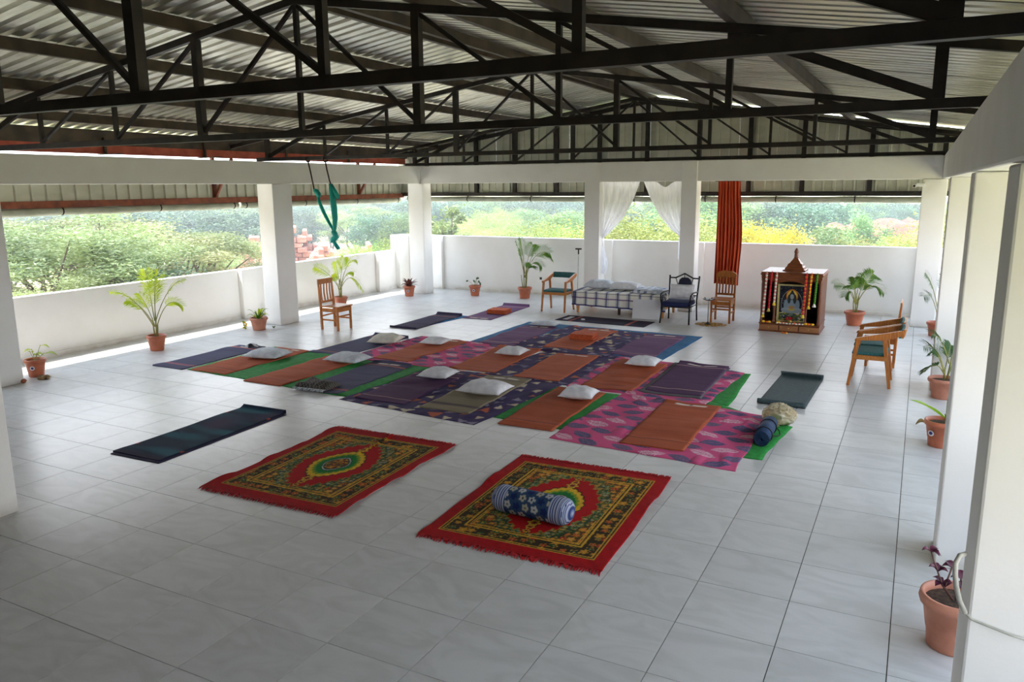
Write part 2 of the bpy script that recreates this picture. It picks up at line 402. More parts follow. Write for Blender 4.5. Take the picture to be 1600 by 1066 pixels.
# parapets with piers
def wall(name, *boxes):
    g = G()
    for b in boxes: g.box(*b)
    return struct(g.obj(name, 'plaster', bev=.012))
wall('wall_left', (WX-.15, WX, 1.5, WY+.15, -.1, 1.03), (WX, WX+.12, 6.05, 6.4, 0, 1.032), (WX, WX+.12, 11.75, 12.15, 0, 1.032), (WX, WX+.12, 16.4, 16.85, 0, 1.032))
wall('wall_back', (WX-.15, EX+.15, WY, WY+.15, -.1, 1.415), (-11.67, -11.24, WY-.12, WY, 0, 1.417), (-6.81, -6.47, WY-.1, WY, 0, 1.417),
     (-4.57, -4.29, WY-.1, WY, 0, 1.417), (.0, .4, WY-.12, WY, 0, 1.417), (WX-.15, WX+.14, 17.3, WY, 0, 1.418))
wall('wall_right', (EX, EX+.15, -1, WY, -.1, 1.03))
for i, (a, b) in enumerate((((WX, 1.5), (WX, WY)), ((WX, WY), (EX, WY)))):
    g = G()
    if i == 0: g.box(WX, WX+.03, 1.5, WY, 0, .07)
    else: g.box(WX, EX, WY-.03, WY, 0, .07)
    struct(g.obj('baseboard_left' if i == 0 else 'baseboard_back', 'plaster'))
# solid end of the hall behind the viewer
struct(G().box(WX-.15, EX+.15, -1.25, -1.05, -.1, 4.6).obj('wall_front', 'dark_plaster'))
struct(G().box(WX-.15, WX, -1.05, 2.6, -.1, 3.5).obj('wall_left_end', 'plaster'))
# ring beams
struct(G().box(XL-.38, XL, -1, YB+.42, 2.765, 3.18).obj('beam_left', 'plaster', bev=.01))
struct(G().box(XR, XR+.4, -1, YB+.42, 2.77, 3.2).obj('beam_right', 'plaster', bev=.015))
struct(G().box(XL+.002, XR-.002, YB+.04, YB+.42, 2.762, 3.185).obj('beam_back', 'plaster', bev=.01))
# columns: each its own object
def column(x0, x1, y0, y1, label, top=2.764):
    c = thing('column', label, 'column', ((x0+x1)/2, (y0+y1)/2, 0))
    w, d = (x1-x0)/2, (y1-y0)/2
    G().box(-w, w, -d, d, 0, top).obj('shaft', 'plaster', c, bev=.012)
    return c
column(-7.05, -6.64, 3.22, 3.63, 'white plastered column standing inside the hall at the left edge of the view')
column(XL-.4, XL-.002, 5.95, 6.4, 'white column of the left row behind the small leafy pot and stones')
column(XL-.4, XL-.002, 11.5, 12.02, 'white column of the left row beside the hanging teal silk')
column(-11.5, -11.06, YB, 16.92, 'white corner column beside the small dark red plant')
column(-6.74, -6.38, YB, 16.9, 'white column at the head of the bed, left of the sheer curtains', 3.185)
column(-4.55, -4.22, YB, 16.9, 'white column right of the sheer curtains, behind the black iron chair', 3.185)
column(-.04, .37, YB+.02, 16.95, 'white column at the back right corner under the small camera')
column(XR+.002, .72, 11.45, 11.95, 'white column on the right behind the potted palms')
column(XR+.002, .72, 5.99, 6.45, 'chipped white column on the right beside the near purple plant')
column(XR, .72, 3.2, 3.6, 'nearest white column at the right edge with grey pipe')

# ------------------------------------------------------------------ roof
SL = .152
def roof_z(x): return 4.70-SL*abs(x-RIDGE)
EL, ER = -12.95, 1.95
ceiling = struct(empty('ceiling', (RIDGE, 8, 4.7)))
def corr_sheet(L, W, pitch, h):
    """corrugated sheet lying along +x from 0 to L, width W along y"""
    ys = []; n = int(round(W/pitch))
    for i in range(n):
        y = i*pitch; ys += [(y, 0), (y+pitch*.6, 0), (y+pitch*.66, h), (y+pitch*.94, h)]
    ys.append((n*pitch, 0))
    g = G(); vs = []
    for y, z in ys: vs += [(0, y, z), (L, y, z)]
    g.add(vs, [(2*i, 2*i+1, 2*i+3, 2*i+2) for i in range(len(ys)-1)])
    return g
for side in (-1, 1):
    L = (RIDGE-EL if side < 0 else ER-RIDGE)*math.sqrt(1+SL*SL)
    m = corr_sheet(L, 1.2, .2, .045).mesh('roof_sheet', 'galvanised')
    for i in range(20):
        o = bpy.data.objects.new('roof_sheet', m); COL.objects.link(o); o.parent = ceiling; o.matrix_parent_inverse = Matrix.Translation((-RIDGE, -8, -4.7))
        o.location = (RIDGE, (i-2.05 if side > 0 else i-1.05), 4.70+(.006 if i % 2 else 0))
        o.rotation_euler = (0, math.atan(SL), 0 if side > 0 else PI)
        if side < 0: o.rotation_euler = (0, math.atan(SL), PI)
        if side < 0: o.location.y = i-1.05
# ridge cap
o = G().add([(RIDGE-.25, -2, 4.69), (RIDGE, -2, 4.76), (RIDGE+.25, -2, 4.69), (RIDGE-.25, 18, 4.69), (RIDGE, 18, 4.76), (RIDGE+.25, 18, 4.69)], [(0, 1, 4, 3), (1, 2, 5, 4)]).obj('ridge_cap', 'galvanised', ceiling)
o.matrix_parent_inverse = Matrix.Translation((-RIDGE, -8, -4.7))
NODE = 1.43
def purlin(x, mat='purlin_steel'):
    z = roof_z(x)-.02
    o = G().box(x-.035, x+.035, -2, 17.95, z-.13, z).obj('purlin', mat, ceiling); o.matrix_parent_inverse = Matrix.Translation((-RIDGE, -8, -4.7))
for k_ in range(5):
    for s_ in (-1, 1):
        x = RIDGE+s_*(NODE*k_ if k_ else .12); purlin(x)
for x in (-12.4, 1.55):
    o = G().box(x-.035, x+.035, -2, 17.95, 3.42, roof_z(x)-.015).obj('purlin', 'purlin_steel', ceiling); o.matrix_parent_inverse = Matrix.Translation((-RIDGE, -8, -4.7))
for x in (-12.4, 1.6):
    o = G().box(x-.04, x+.04, -2, 17.7, 3.275, 3.42).obj('eave_rail', 'red_steel', ceiling); o.matrix_parent_inverse = Matrix.Translation((-RIDGE, -8, -4.7))
    for y in (6.9, 8.9, 11.0, 13.2, 15.3):
        o = G().box(x-.1, x+.5, y-.03, y+.03, 3.262, 3.275).box(x+.06, x+.1, y-.02, y+.02, 3.275, roof_z(x)-.14).obj('bracket', 'purlin_steel', ceiling); o.matrix_parent_inverse = Matrix.Translation((-RIDGE, -8, -4.7))

def truss(y, label):
    t = thing('roof_truss', label, 'truss', (RIDGE, y, 3.2))
    zt = lambda x: 1.36-SL*abs(x)-.05
    span = 5.86
    def P(g, n): g.obj(n, 'black_steel', t)
    P(G().box(-6.0, 6.1, -.03, .03, 0, .068), 'bottom_chord')
    for s_ in (-1, 1):
        P(G().bar((0, 0, zt(0)), (s_*6.95, 0, zt(6.95)), .06, .07), 'top_chord')
    for k_ in range(-4, 5):
        x = k_*NODE; w = .082 if abs(k_) in (1, 4) else .048
        P(G().box(x-w/2, x+w/2, -w/2.2, w/2.2, .068, zt(x)-.03), 'post')
    for k_ in range(1, 5):
        for s_ in (-1, 1):
            a = (s_*k_*NODE, 0, .08); b = (s_*(k_-1)*NODE, 0, zt((k_-1)*NODE)-.03)
            P(G().bar(a, b, .036, .07 if k_ == 4 else .036), 'diagonal')
    return t
truss(3.35, 'nearest black steel roof truss crossing the top of the view')
truss(6.35, 'black steel roof truss, second from the near end')
truss(11.72, 'black steel roof truss from which the teal silk hangs')
truss(16.76, 'farthest black steel roof truss sitting on the back beam')

# cladding: gable at the back, side strips left and right, on posts and girts
def clad_panel(x0, top0, top1, pitch, W, z0, h=.04):
    n = int(round(W/pitch)); pts = []
    for i in range(n): pts += [(i*pitch, 0), (i*pitch+pitch*.7, 0), (i*pitch+pitch*.74, -h), (i*pitch+pitch*.96, -h)]
    pts.append((n*pitch, 0)); vs = []
    for u, d in pts: vs += [(u, d, z0), (u, d, top0+(top1-top0)*u/W)]
    return G().add(vs, [(2*i, 2*i+2, 2*i+3, 2*i+1) for i in range(len(pts)-1)])
wb = struct(empty('wall_gable', (RIDGE, WY+.05, 2.4)))
x = EL+.3; i = 0
while x < ER-.2:
    o = clad_panel(0, roof_z(x)-.04, roof_z(x+1)-.04, .2, 1.0, 2.47).obj('cladding_panel', 'cladding', wb)
    o.location = (x-RIDGE, .002*(i % 2), -2.4); x += 1.0; i += 1
for x in (-11.7, -10.2, -9.1, -7.95, -6.85, -5.69, -4.5, -3.4, -2.3, -1.0, .3):
    G().box(x-RIDGE-.045, x-RIDGE+.045, -.11, -.028, .06, roof_z(x)-.15-2.4).obj('post', 'black_steel', wb)
G().box(WX-RIDGE, EX-RIDGE, -.14, -.03, .04, .135).obj('girt', 'black_steel', wb)
for s_ in (-1, 1):
    G().bar((0, -.07, roof_z(RIDGE)-.16-2.4), (s_*7.0, -.07, roof_z(RIDGE+7)-.16-2.4), .06, .09).obj('rafter', 'black_steel', wb)
for nm, X0, sgn in (('wall_eave_left', WX-.06, 1), ('wall_eave_right', EX+.06, -1)):
    we = struct(empty(nm, (X0, 8, 2.4)))
    y = -1.0; i = 0
    while y < WY-.1:
        o = clad_panel(0, 3.235, 3.235, .25, 1.0, 2.42).obj('cladding_panel', 'cladding', we)
        o.rotation_euler.z = PI/2; o.location = (0 if sgn > 0 else 0, y-8, -2.4); y += 1.0; i += 1
    G().box(.03 if sgn > 0 else -.1, .1 if sgn > 0 else -.03, -9, WY-8, .0, .11).obj('girt', 'rust_steel', we)
    for y in (2.2, 6.7, 11.35, 15.9):
        G().box(.03*sgn-.03, .03*sgn+.03, y-8-.03, y-8+.03, .1, 1.0).obj('post', 'rust_steel', we)
        G().bar((.06*sgn, y-8, .13), (.06*sgn+.5*sgn, y-8, .85), .05, .05).obj('brace', 'rust_steel', we)
# rolled-up tarpaulin blinds under the girts
def blind(p, q, label):
    p = Vector(p); q = Vector(q); n = 14
    b = thing('rolled_blind', label, 'blind', tuple(p))
    pts = [(q-p)*(i/n)+Vector((0, 0, -.012*math.sin(PI*((i*3/n) % 1)))) for i in range(n+1)]
    G().tube(pts, .064, 12).obj('roll', 'tarpaulin', b, smooth=True)
    for f in (.02, .34, .67, .98):
        c = (q-p)*f; d = (q-p).normalized()
        G().tube([c-d*.012, c+d*.012], .07, 12).obj('tie', 'black_strap', b)
blind((WX-.02, 1.5, 2.345), (WX-.02, 6.1, 2.345), 'rolled grey-green blind under the left eave, nearest bay')
blind((WX-.02, 6.2, 2.345), (WX-.02, 11.9, 2.345), 'rolled grey-green blind over the parapet behind the lime palm')
blind((WX-.02, 12.0, 2.345), (WX-.02, 17.6, 2.345), 'rolled grey-green blind seen behind the hanging teal silk')
blind((-12.3, WY-.06, 2.375), (-6.8, WY-.06, 2.375), 'rolled grey-green blind along the back, between corner and bed')
blind((-6.7, WY-.06, 2.375), (-4.5, WY-.06, 2.375), 'rolled grey-green blind behind the sheer white curtains')
blind((-4.4, WY-.06, 2.375), (.3, WY-.06, 2.375), 'rolled grey-green blind along the back, behind the red curtain')

# ------------------------------------------------------------------ land outside
GZ = -3.5
def gh(x, y):
    d = max(0, y-45); return GZ + .35*math.sin(x*.07)*math.cos(y*.06) + min(3.6, d*.035) + min(2.6, max(0, -x-60)*.03)
g = G(); N = 70
g.grid(lambda u, v: (-260+420*u, -60+320*v, gh(-260+420*u, -60+320*v)), N, N)
struct(g.obj('ground', 'dry_ground', smooth=True))

# unseen pale slab, added below the parapets to bounce sunlight up to the roof
struct(G().box(-27, WX-.4, -12, WY+10, GZ-.5, GZ+.42).box(WX-.4, 14, WY+.4, WY+9, GZ-.5, GZ+.42).obj('bounce_slab', 'pale_bounce'))
def crown_mesh(name, mat, n, rx, rz, leaf, clusters, flat=.5, seed=1, droop=0):
    r = np.random.default_rng(seed)
    cs = []
    for i in range(clusters):
        a = r.uniform(0, 2*PI); q = math.sqrt(r.uniform(0, 1)); h = r.uniform(-1, 1)
        lim = math.sqrt(max(.05, 1-q*q)); cs.append((rx*q*math.cos(a), rx*q*math.sin(a), rz*lim*((abs(h)**.6 if flat < .4 and h > -.7 else h))))
    cs = np.array(cs); ci = r.integers(0, clusters, n)
    cr_ = rx*(.19 if flat < .4 else .23)
    P = cs[ci]+r.normal(0, 1, (n, 3))*np.array([cr_, cr_, cr_*flat])*.55
    A = r.normal(0, 1, (n, 3)); A[:, 2] *= (.25 if flat < .4 else .5); A /= np.linalg.norm(A, axis=1)[:, None]
    B = np.cross(A, r.normal(0, 1, (n, 3))); B /= np.linalg.norm(B, axis=1)[:, None]
    s = leaf*r.uniform(.6, 1.3, (n, 1))
    wd = .24 if flat < .4 else .42
    V = np.stack([P-A*s, P-B*s*wd, P+A*s, P+B*s*wd], 1).reshape(-1, 3)
    F = np.arange(4*n).reshape(n, 4)
    m = bpy.data.meshes.new(name); m.from_pydata(V.tolist(), [], F.tolist()); m.materials.append(MATS[mat]); return m, cs
def trunk_mesh(name, h, cs, r0=.16, seed=1, limbs=9, forks=3):
    rr = random.Random(seed); g = G()
    for k_ in range(forks):
        a = 2*PI*k_/forks+rr.uniform(-.4, .4); b = Vector((math.cos(a)*.9, math.sin(a)*.9, h*.55))
        g.tube([(0, 0, -.3), (math.cos(a)*.25, math.sin(a)*.25, h*.2), b], [r0, r0*.8, r0*.5], 6)
        for c in rr.sample(list(cs), min(limbs, len(cs))):
            c = Vector((c[0], c[1], c[2]+h)); 
            if (Vector((c.x, c.y)).normalized().dot(Vector((math.cos(a), math.sin(a)))) < .2): continue
            mid = b.lerp(c, .5)+Vector((rr.uniform(-.2, .2), rr.uniform(-.2, .2), .1))
            g.tube([b, mid, c], [r0*.42, r0*.28, r0*.1], 5)
    return g.mesh(name, 'bark', True)
KINDS = {}
def kind(key, mat, n, rx, rz, leaf, cl, h, flat, seed, forks=3, trunk=True):
    m, cs = crown_mesh('crown_'+key, mat, n, rx, rz, leaf, cl, flat, seed)
    KINDS[key] = (m, trunk_mesh('trunk_'+key, h, cs, .14, seed, 9, forks) if trunk else None, h, rx, rz)
kind('acacia', 'acacia_leaf', 46000, 3.4, 1.5, .065, 64, 3.9, .3, 3, 6)
kind('acacia2', 'acacia_leaf', 40000, 2.8, 1.7, .065, 50, 3.7, .32, 5, 5)
kind('dense', 'dense_leaf', 24000, 2.4, 1.9, .075, 60, 3.4, .8, 8, 2)
kind('light', 'shrub_leaf', 22000, 2.2, 1.7, .07, 55, 3.0, .7, 9, 3)
kind('shrub', 'lime_leaf', 30000, 3.0, 2.0, .06, 100, 3.4, .7, 12, 3)
kind('yellow', 'yellow_leaf', 24000, 2.6, 1.9, .065, 60, 3.2, .7, 14, 3)
kind('slim', 'shrub_leaf', 3600, 1.3, 1.2, .09, 22, 2.7, .7, 21, 3)
TREE_TXT = {}
def plant_tree(key, x, y, top, name, label, cat='tree', group=None, wide=1.0):
    cm, tm, h, rx, rz = KINDS[key]
    z0 = gh(x, y); s = max(.35, (top-z0)/(h+rz*1.05))
    t = thing(name, label, cat, (x, y, z0), random.uniform(0, 6.3), group)
    o = link_mesh('crown', cm, t, (0, 0, h*s)); o.scale = (s*wide, s*wide, s)
    if tm: o = link_mesh('trunk', tm, t, (0, 0, 0)); o.scale = (s*wide, s*wide, s)
    return t
def tree_px(key, px, ytop, dist, name, label, wide=1.0, **kw):
    """a tree at a distance from the camera along the photo's column px whose top stands where the photo's does"""
    d = ray(px, ytop); hd = math.hypot(d.x, d.y); t = dist/hd
    return plant_tree(key, d.x*t, d.y*t, EYE+d.z*t, name, label, wide=wide, **kw)
A_, D_, S_ = 'acacia_tree', 'leafy_tree', 'shrub'
tree_px('acacia', 55, 326, 25, A_, 'feathery pale acacia beyond the left parapet, nearest the left edge', 1.0)
tree_px('acacia2', 165, 328, 29, A_, 'spreading feathery acacia over the parapet left of the lime palm', 1.15)
tree_px('acacia', 265, 350, 31, A_, 'wide feathery acacia directly above the lime palm', 1.05)
tree_px('dense', 225, 398, 26, A_, 'low dark green acacia just behind the lime palm', 1.2)
tree_px('acacia2', 120, 412, 21, A_, 'low thorny acacia in front of the left edge trees', .9)
tree_px('acacia2', 8, 330, 34, A_, 'feathery acacia half hidden by the left row column', 1.2)
tree_px('acacia', 300, 380, 36, A_, 'small acacia left of the low ruin wall', .9)
tree_px('light', 335, 345, 58, D_, 'hazy light tree behind the low ruin wall', 1.1)
tree_px('dense', 372, 338, 62, D_, 'taller dark tree behind the low ruin wall', .9)
tree_px('light', 402, 330, 75, D_, 'hazy tree left of the column by the teal silk', 1.2)
tree_px('dense', 470, 322, 70, D_, 'dark bluish tree behind the tall ruin', 1.3)
tree_px('light', 515, 325, 76, D_, 'pale tree right of the tall ruin behind the silk', 1.0)
tree_px('acacia2', 560, 318, 59, D_, 'large rounded green tree right of the teal silk', 1.2)
tree_px('dense', 600, 326, 54, D_, 'deep green tree left of the corner column', 1.1)
tree_px('light', 634, 330, 53, D_, 'light green tree touching the corner column', 1.0)
tree_px('shrub', 575, 382, 33, S_, 'low bush above the parapet right of the silk tail', 0.74, cat='bush')
tree_px('shrub', 612, 378, 32, S_, 'lime bush at the corner step of the parapet', 0.62, cat='bush')
tree_px('shrub', 545, 388, 36, S_, 'low bush directly below the silk tail', 0.74, cat='bush')
tree_px('slim', 690, 322, 38, D_, 'slim pale tree with bare forked trunk right of the corner column', 1.0)
tree_px('light', 880, 336, 40, S_, 'rounded light bush left of the bed column', 1.1, cat='bush')
tree_px('shrub', 840, 350, 34, S_, 'light green bush behind the tall back palm', 0.93, cat='bush')
tree_px('shrub', 890, 357, 31, S_, 'leafy bush at the parapet left of the bed column', 0.93, cat='bush')
tree_px('shrub', 1000, 332, 30, S_, 'big yellow-green bush between the sheer curtains', 1.24, cat='bush')
tree_px('shrub', 1045, 350, 29, S_, 'yellow-green bush right half of the curtain gap', 0.99, cat='bush')
tree_px('shrub', 960, 350, 30, S_, 'yellow-green bush behind the left sheer curtain', 0.99, cat='bush')
tree_px('shrub', 1105, 345, 33, S_, 'light bush left of the red curtain', 1.05, cat='bush')
tree_px('yellow', 1188, 356, 30, S_, 'bright yellow flowering bush right of the red curtain', 0.71, cat='bush')
tree_px('yellow', 1222, 360, 31, S_, 'smaller yellow flowering bush beside the bright one', 0.62, cat='bush')
tree_px('light', 1275, 352, 36, S_, 'light green bush above the shrine spire', 1.2, cat='bush')
tree_px('dense', 1312, 340, 52, D_, 'dark round tree beside the pink earth bank', .9)
tree_px('light', 1362, 336, 41, S_, 'round light shrub on the pink earth bank', .8, cat='bush')
tree_px('shrub', 1428, 364, 35, S_, 'low shrub below the earth bank by the right back column', 0.81, cat='bush')
tree_px('shrub', 1330, 374, 34, S_, 'low pale bush at the foot of the earth bank', 0.93, cat='bush')
# the far belt: alike hazy trees
rr = random.Random(4)
def far(px0, px1, y0, y1, d0, d1, n, keys, label, group, wide=1.4):
    for i in range(n):
        tree_px(rr.choice(keys), px0+(px1-px0)*(i+rr.random())/n, rr.uniform(y0, y1), rr.uniform(d0, d1), 'distant_tree', label, wide*rr.uniform(.8, 1.2), group=group)
far(-60, 420, 303, 322, 70, 115, 26, ['light', 'dense', 'acacia2'], 'hazy distant tree beyond the left parapet', 'distant trees on the left', 1.5)
far(-300, 0, 335, 380, 35, 70, 10, ['acacia', 'acacia2'], 'acacia hidden beyond the left edge columns', 'acacias past the left edge', 1.3)
far(100, 330, 314, 330, 58, 76, 9, ['dense'], 'dark bluish tree on the rise behind the left acacias', 'dark trees behind the left acacias', 1.5)
far(440, 660, 300, 316, 80, 120, 12, ['light', 'dense'], 'hazy distant tree behind the ruins and silk', 'distant trees behind the ruins', 1.5)
far(655, 930, 303, 315, 62, 95, 26, ['dense', 'light', 'dense'], 'hazy bluish tree in the far belt behind the bed wall', 'far belt behind the back parapet', 1.5)
far(740, 930, 326, 342, 48, 70, 14, ['light', 'shrub'], 'pale bush on the slope left of the bed column', 'slope bushes left of the curtains', 1.4)
far(930, 1130, 304, 330, 45, 95, 18, ['light', 'dense', 'light'], 'hazy hillside tree behind the sheer curtains', 'hillside trees behind the curtains', 1.4)
far(1100, 1290, 304, 342, 48, 90, 26, ['dense', 'light', 'dense'], 'hazy hillside tree right of the red curtain', 'hillside trees above the shrine', 1.3)
far(1290, 1560, 306, 322, 70, 100, 18, ['light', 'dense'], 'hazy tree on the skyline above the earth bank', 'trees above the earth bank', 1.3)
far(1540, 1900, 320, 400, 25, 60, 10, ['light', 'shrub', 'dense'], 'tree beyond the right parapet, past the right columns', 'trees beyond the right side', 1.4)
# ruined mud-brick walls
def rough_block(name, label, x, y, w, d, h, seed, rz=0):
    """a broken mud-brick wall: courses of uneven blocks under a ragged top line"""
    t = thing(name, label, 'ruin', (x, y, gh(x, y)-.2), rz)
    r2 = random.Random(seed); bh = .27; n = max(2, int(w/.5)); m_ = int(h/bh)+1
    tops = [h*(.62+.38*(.5+.5*math.sin(i*1.3+seed*2.1))*r2.uniform(.75, 1.05)) for i in range(n+1)]
    for j in range(m_):
        for i in range(n+1):
            x0 = -w/2+(i-.5*(j % 2))*w/n; x1 = x0+w/n
            if (j+.6)*bh > tops[i]: continue
            e = r2.uniform(-.16, .16); G().box(max(x0, -w/2)+.01, min(x1, w/2), -d/2+e, d/2-e*.5, j*bh+.01, (j+1)*bh*(1 if (j+1.6)*bh < tops[i] else 1.02)).obj('block', 'mud_brick', t, bev=.05)
    return t
def ruin_px(px, ytop, dist, w, d, seed, label, hmax=9):
    dd = ray(px, ytop); q = dist/math.hypot(dd.x, dd.y); x, y, z = dd.x*q, dd.y*q, EYE+dd.z*q
    return rough_block('ruin_wall', label, x, y, w, d, min(hmax, z-gh(x, y)+.2), seed, math.atan2(-dd.x, dd.y)*1.0)
ruin_px(345, 379, 48, 5.5, 1.0, 1, 'long low pink mud-brick ruin left of the silk column')
ruin_px(395, 378, 46, 3.5, 1.2, 2, 'low pink ruin touching the left of the silk column')
ruin_px(470, 352, 46, 2.6, 2.0, 3, 'tall pink mud-brick ruin right of the silk column')
ruin_px(494, 351, 47, 1.6, 2.0, 4, 'tall ruin tower beside the teal silk')
ruin_px(405, 360, 47, 1.2, 1.4, 7, 'narrow ruin pier peeping beside the silk column')
ruin_px(520, 383, 43, 4.0, 2.5, 5, 'collapsed rubble heap of pink bricks below the silk')
ruin_px(450, 385, 41, 3.4, 2.5, 6, 'rubble heap at the foot of the tall ruin')
def bank(px, ytop, dist, w, h, label, seed):
    dd = ray(px, ytop); q = dist/math.hypot(dd.x, dd.y); x, y, z = dd.x*q, dd.y*q, EYE+dd.z*q
    z0 = gh(x, y)-.4; hh = z-z0
    def f(u, v):
        a = (u-.5)*2; b = v*2-1; e = max(0, 1-abs(a)**2.4)*max(0, 1-abs(b)**2)
        nz_ = noise.noise(Vector((u*6+seed, v*5, 0)))*.5+noise.noise(Vector((u*15, v*12+seed, 3)))*.2
        return (a*w/2, b*h, hh*e**.45*(1+nz_*.22))
    o = G().grid(f, 26, 16).obj('earth_bank', 'pink_earth', smooth=True); o.location = (x, y, z0); o.rotation_euler.z = math.atan2(-dd.x, dd.y)
    tag(o, label, 'earth bank')
bank(1322, 352, 43, 5.2, 3, 'bare pink earth bank beside the dark round tree', 1)
bank(1410, 342, 45, 7.5, 4, 'larger bare pink earth bank by the right back column', 5)

# ------------------------------------------------------------------ cloths and mats on the floor
def quad_arrays(c, nu, nv):
    """c = BL, BR, TR, TL floor corners (x, y); arrays over the quad, v runs away from the viewer"""
    u, v = np.meshgrid(np.linspace(0, 1, nu), np.linspace(0, 1, nv))
    c = [np.array(p, float) for p in c]
    P = (c[0][None, None]*((1-u)*(1-v))[..., None] + c[1]*(u*(1-v))[..., None] + c[2]*(u*v)[..., None] + c[3]*((1-u)*v)[..., None])
    W = (np.linalg.norm(c[1]-c[0])+np.linalg.norm(c[2]-c[3]))/2; L = (np.linalg.norm(c[3]-c[0])+np.linalg.norm(c[2]-c[1]))/2
    return u, v, P[..., 0], P[..., 1], W, L
HX0, HY0, HR = -11.0, 4.0, .012
HMAP = np.zeros((int(12.5/HR), int(10.6/HR)))
def h_get(x, y):
    i = np.clip(((np.asarray(y)-HY0)/HR).astype(int), 0, HMAP.shape[0]-1); j = np.clip(((np.asarray(x)-HX0)/HR).astype(int), 0, HMAP.shape[1]-1)
    return HMAP[i, j]
def h_top(x, y, w=.3, d=.3):
    xx, yy = np.meshgrid(np.linspace(x-w/2, x+w/2, 9), np.linspace(y-d/2, y+d/2, 9)); return float(np.percentile(h_get(xx, yy), 80))
def h_drape(X, Y):
    """height a sheet takes when laid on what is already there, a little smoothed"""
    B = h_get(X, Y); S = B.copy()
    for _ in range(2):
        Q = np.pad(S, 1, mode='edge'); M_ = np.maximum.reduce([Q[a:a+S.shape[0], b:b+S.shape[1]] for a in range(3) for b in range(3)])
        Q = np.pad(M_, 1, mode='edge'); S = sum(Q[a:a+S.shape[0], b:b+S.shape[1]] for a in range(3) for b in range(3))/9
    return np.maximum(S, B)
def h_put(X, Y, Z, res):
    k = int(math.ceil(res/HR/2))+1
    i = ((Y-HY0)/HR).astype(int).ravel(); j = ((X-HX0)/HR).astype(int).ravel(); z = Z.ravel()
    for di in range(-k, k+1):
        for dj in range(-k, k+1):
            np.maximum.at(HMAP, (np.clip(i+di, 0, HMAP.shape[0]-1), np.clip(j+dj, 0, HMAP.shape[1]-1)), z)
def solid(shape, c): return np.ones(shape+(3,))*np.array(lin(c))
def put(C, mask, c, soft=1.0): C[mask] = C[mask]*(1-soft)+np.array(lin(c))*soft
def floor_cloth(name, label, cat, c, z, colour, res=.03, ripple=.006, seed=1, mat='print_cloth', fray=.012, group=None, thick=.003, foldlines=False):
    """a thin spread cloth: uneven hem, soft ripples; colour is a function(x_m, y_m, u, v) -> colours or one plain colour"""
    L0 = max(np.hypot(c[3][0]-c[0][0], c[3][1]-c[0][1]), .1); W0 = max(np.hypot(c[1][0]-c[0][0], c[1][1]-c[0][1]), .1)
    nu, nv = max(6, int(W0/res)), max(6, int(L0/res))
    u, v, X, Y, W, L = quad_arrays(c, nu, nv)
    xm, ym = u*W, v*L
    edge = np.minimum(np.minimum(u, 1-u)*W, np.minimum(v, 1-v)*L)
    fall = np.clip(1-edge/.15, 0, 1)
    X = X+wob(xm, ym, 7, seed)*fray*fall; Y = Y+wob(xm, ym, 8, seed+.3)*fray*fall
    r = np.clip(wob(xm, ym, 9, seed+.6), -.2, 1)**2*ripple + np.clip(wob(xm*3, ym, 6, seed+.8)-.45, 0, 1)*ripple*1.4
    Z = h_drape(X, Y)+thick+np.abs(r)*np.clip(edge/.03, .25, 1)
    h_put(X, Y, Z, res)
    C = None
    if callable(colour): C = colour(xm, ym, u, v, W, L)
    cen = (float(X.mean()), float(Y.mean()), 0)
    o = np_grid(name, mat if C is not None else colour, X-cen[0], Y-cen[1], Z, C, loc=cen, skirt=thick+.001, skirt_to=.0006)
    return tag(o, label, cat, group)

def tri_print(seed):
    def fn(x, y, u, v, W, L):
        r = np.random.default_rng(seed); C = solid(x.shape, (72, 62, 100)); n = wob(x, y, 20, seed); C *= (1+.12*n)[..., None]
        cols = [(206, 188, 160), (128, 122, 150), (196, 108, 78), (150, 142, 160), (214, 200, 176)]
        s = .21
        for i in range(int(W/s)+2):
            for j in range(int(L/s)+2):
                cx, cy = (i+.5*(j % 2))*s+r.uniform(-.03, .03), (j+.3)*s+r.uniform(-.03, .03); a = r.uniform(0, 6.3); q = r.uniform(.055, .1)
                pts = [(cx+q*math.cos(a+t)*r.uniform(.8, 1.4), cy+q*math.sin(a+t)*r.uniform(.8, 1.4)) for t in (0, 2.1, 4.2)]
                m = np.ones(x.shape, bool)
                for k_ in range(3):
                    (x0, y0), (x1, y1) = pts[k_], pts[(k_+1) % 3]
                    m &= ((x1-x0)*(y-y0)-(y1-y0)*(x-x0)) > 0
                if r.random() < .82: put(C, m, cols[r.integers(0, 5)], .92)
        return C
    return fn
def leaf_print(seed):
    def fn(x, y, u, v, W, L):
        r = np.random.default_rng(seed); C = solid(x.shape, (212, 88, 134)); C *= (1+.1*wob(x, y, 9, seed))[..., None]
        px_, py_ = .34, .205
        k_ = 0
        for j in range(-1, int(L/py_)+2):
            for i in range(-1, int(W/px_)+2):
                cx = (i+.5*(j % 2)+.25)*px_+r.uniform(-.05, .05); cy = (j+.5)*py_+r.uniform(-.035, .035); a = r.uniform(-.55, .55)
                dx, dy = x-cx, y-cy; X_ = dx*math.cos(a)+dy*math.sin(a); Y_ = -dx*math.sin(a)+dy*math.cos(a)
                t = np.clip(1-(np.abs(X_)/.15)**1.9, 0, 1)*.076; m = np.abs(Y_) < t
                if (i+2*j) % 3 == 0:
                    st = np.sin((np.abs(Y_)*1.4+X_)*190) > -.35
                    put(C, m & st, (226, 196, 208)); put(C, m & (np.abs(Y_) < .005), (208, 70, 120))
                else:
                    put(C, m, (88, 86, 122) if (i+j) % 2 else (104, 92, 124)); put(C, m & (np.abs(Y_) < .004), (190, 90, 130), .6)
                    st = np.sin((np.abs(Y_)*1.2+X_)*150) > .8; put(C, m & st, (160, 120, 150), .5)
        return C
    return fn
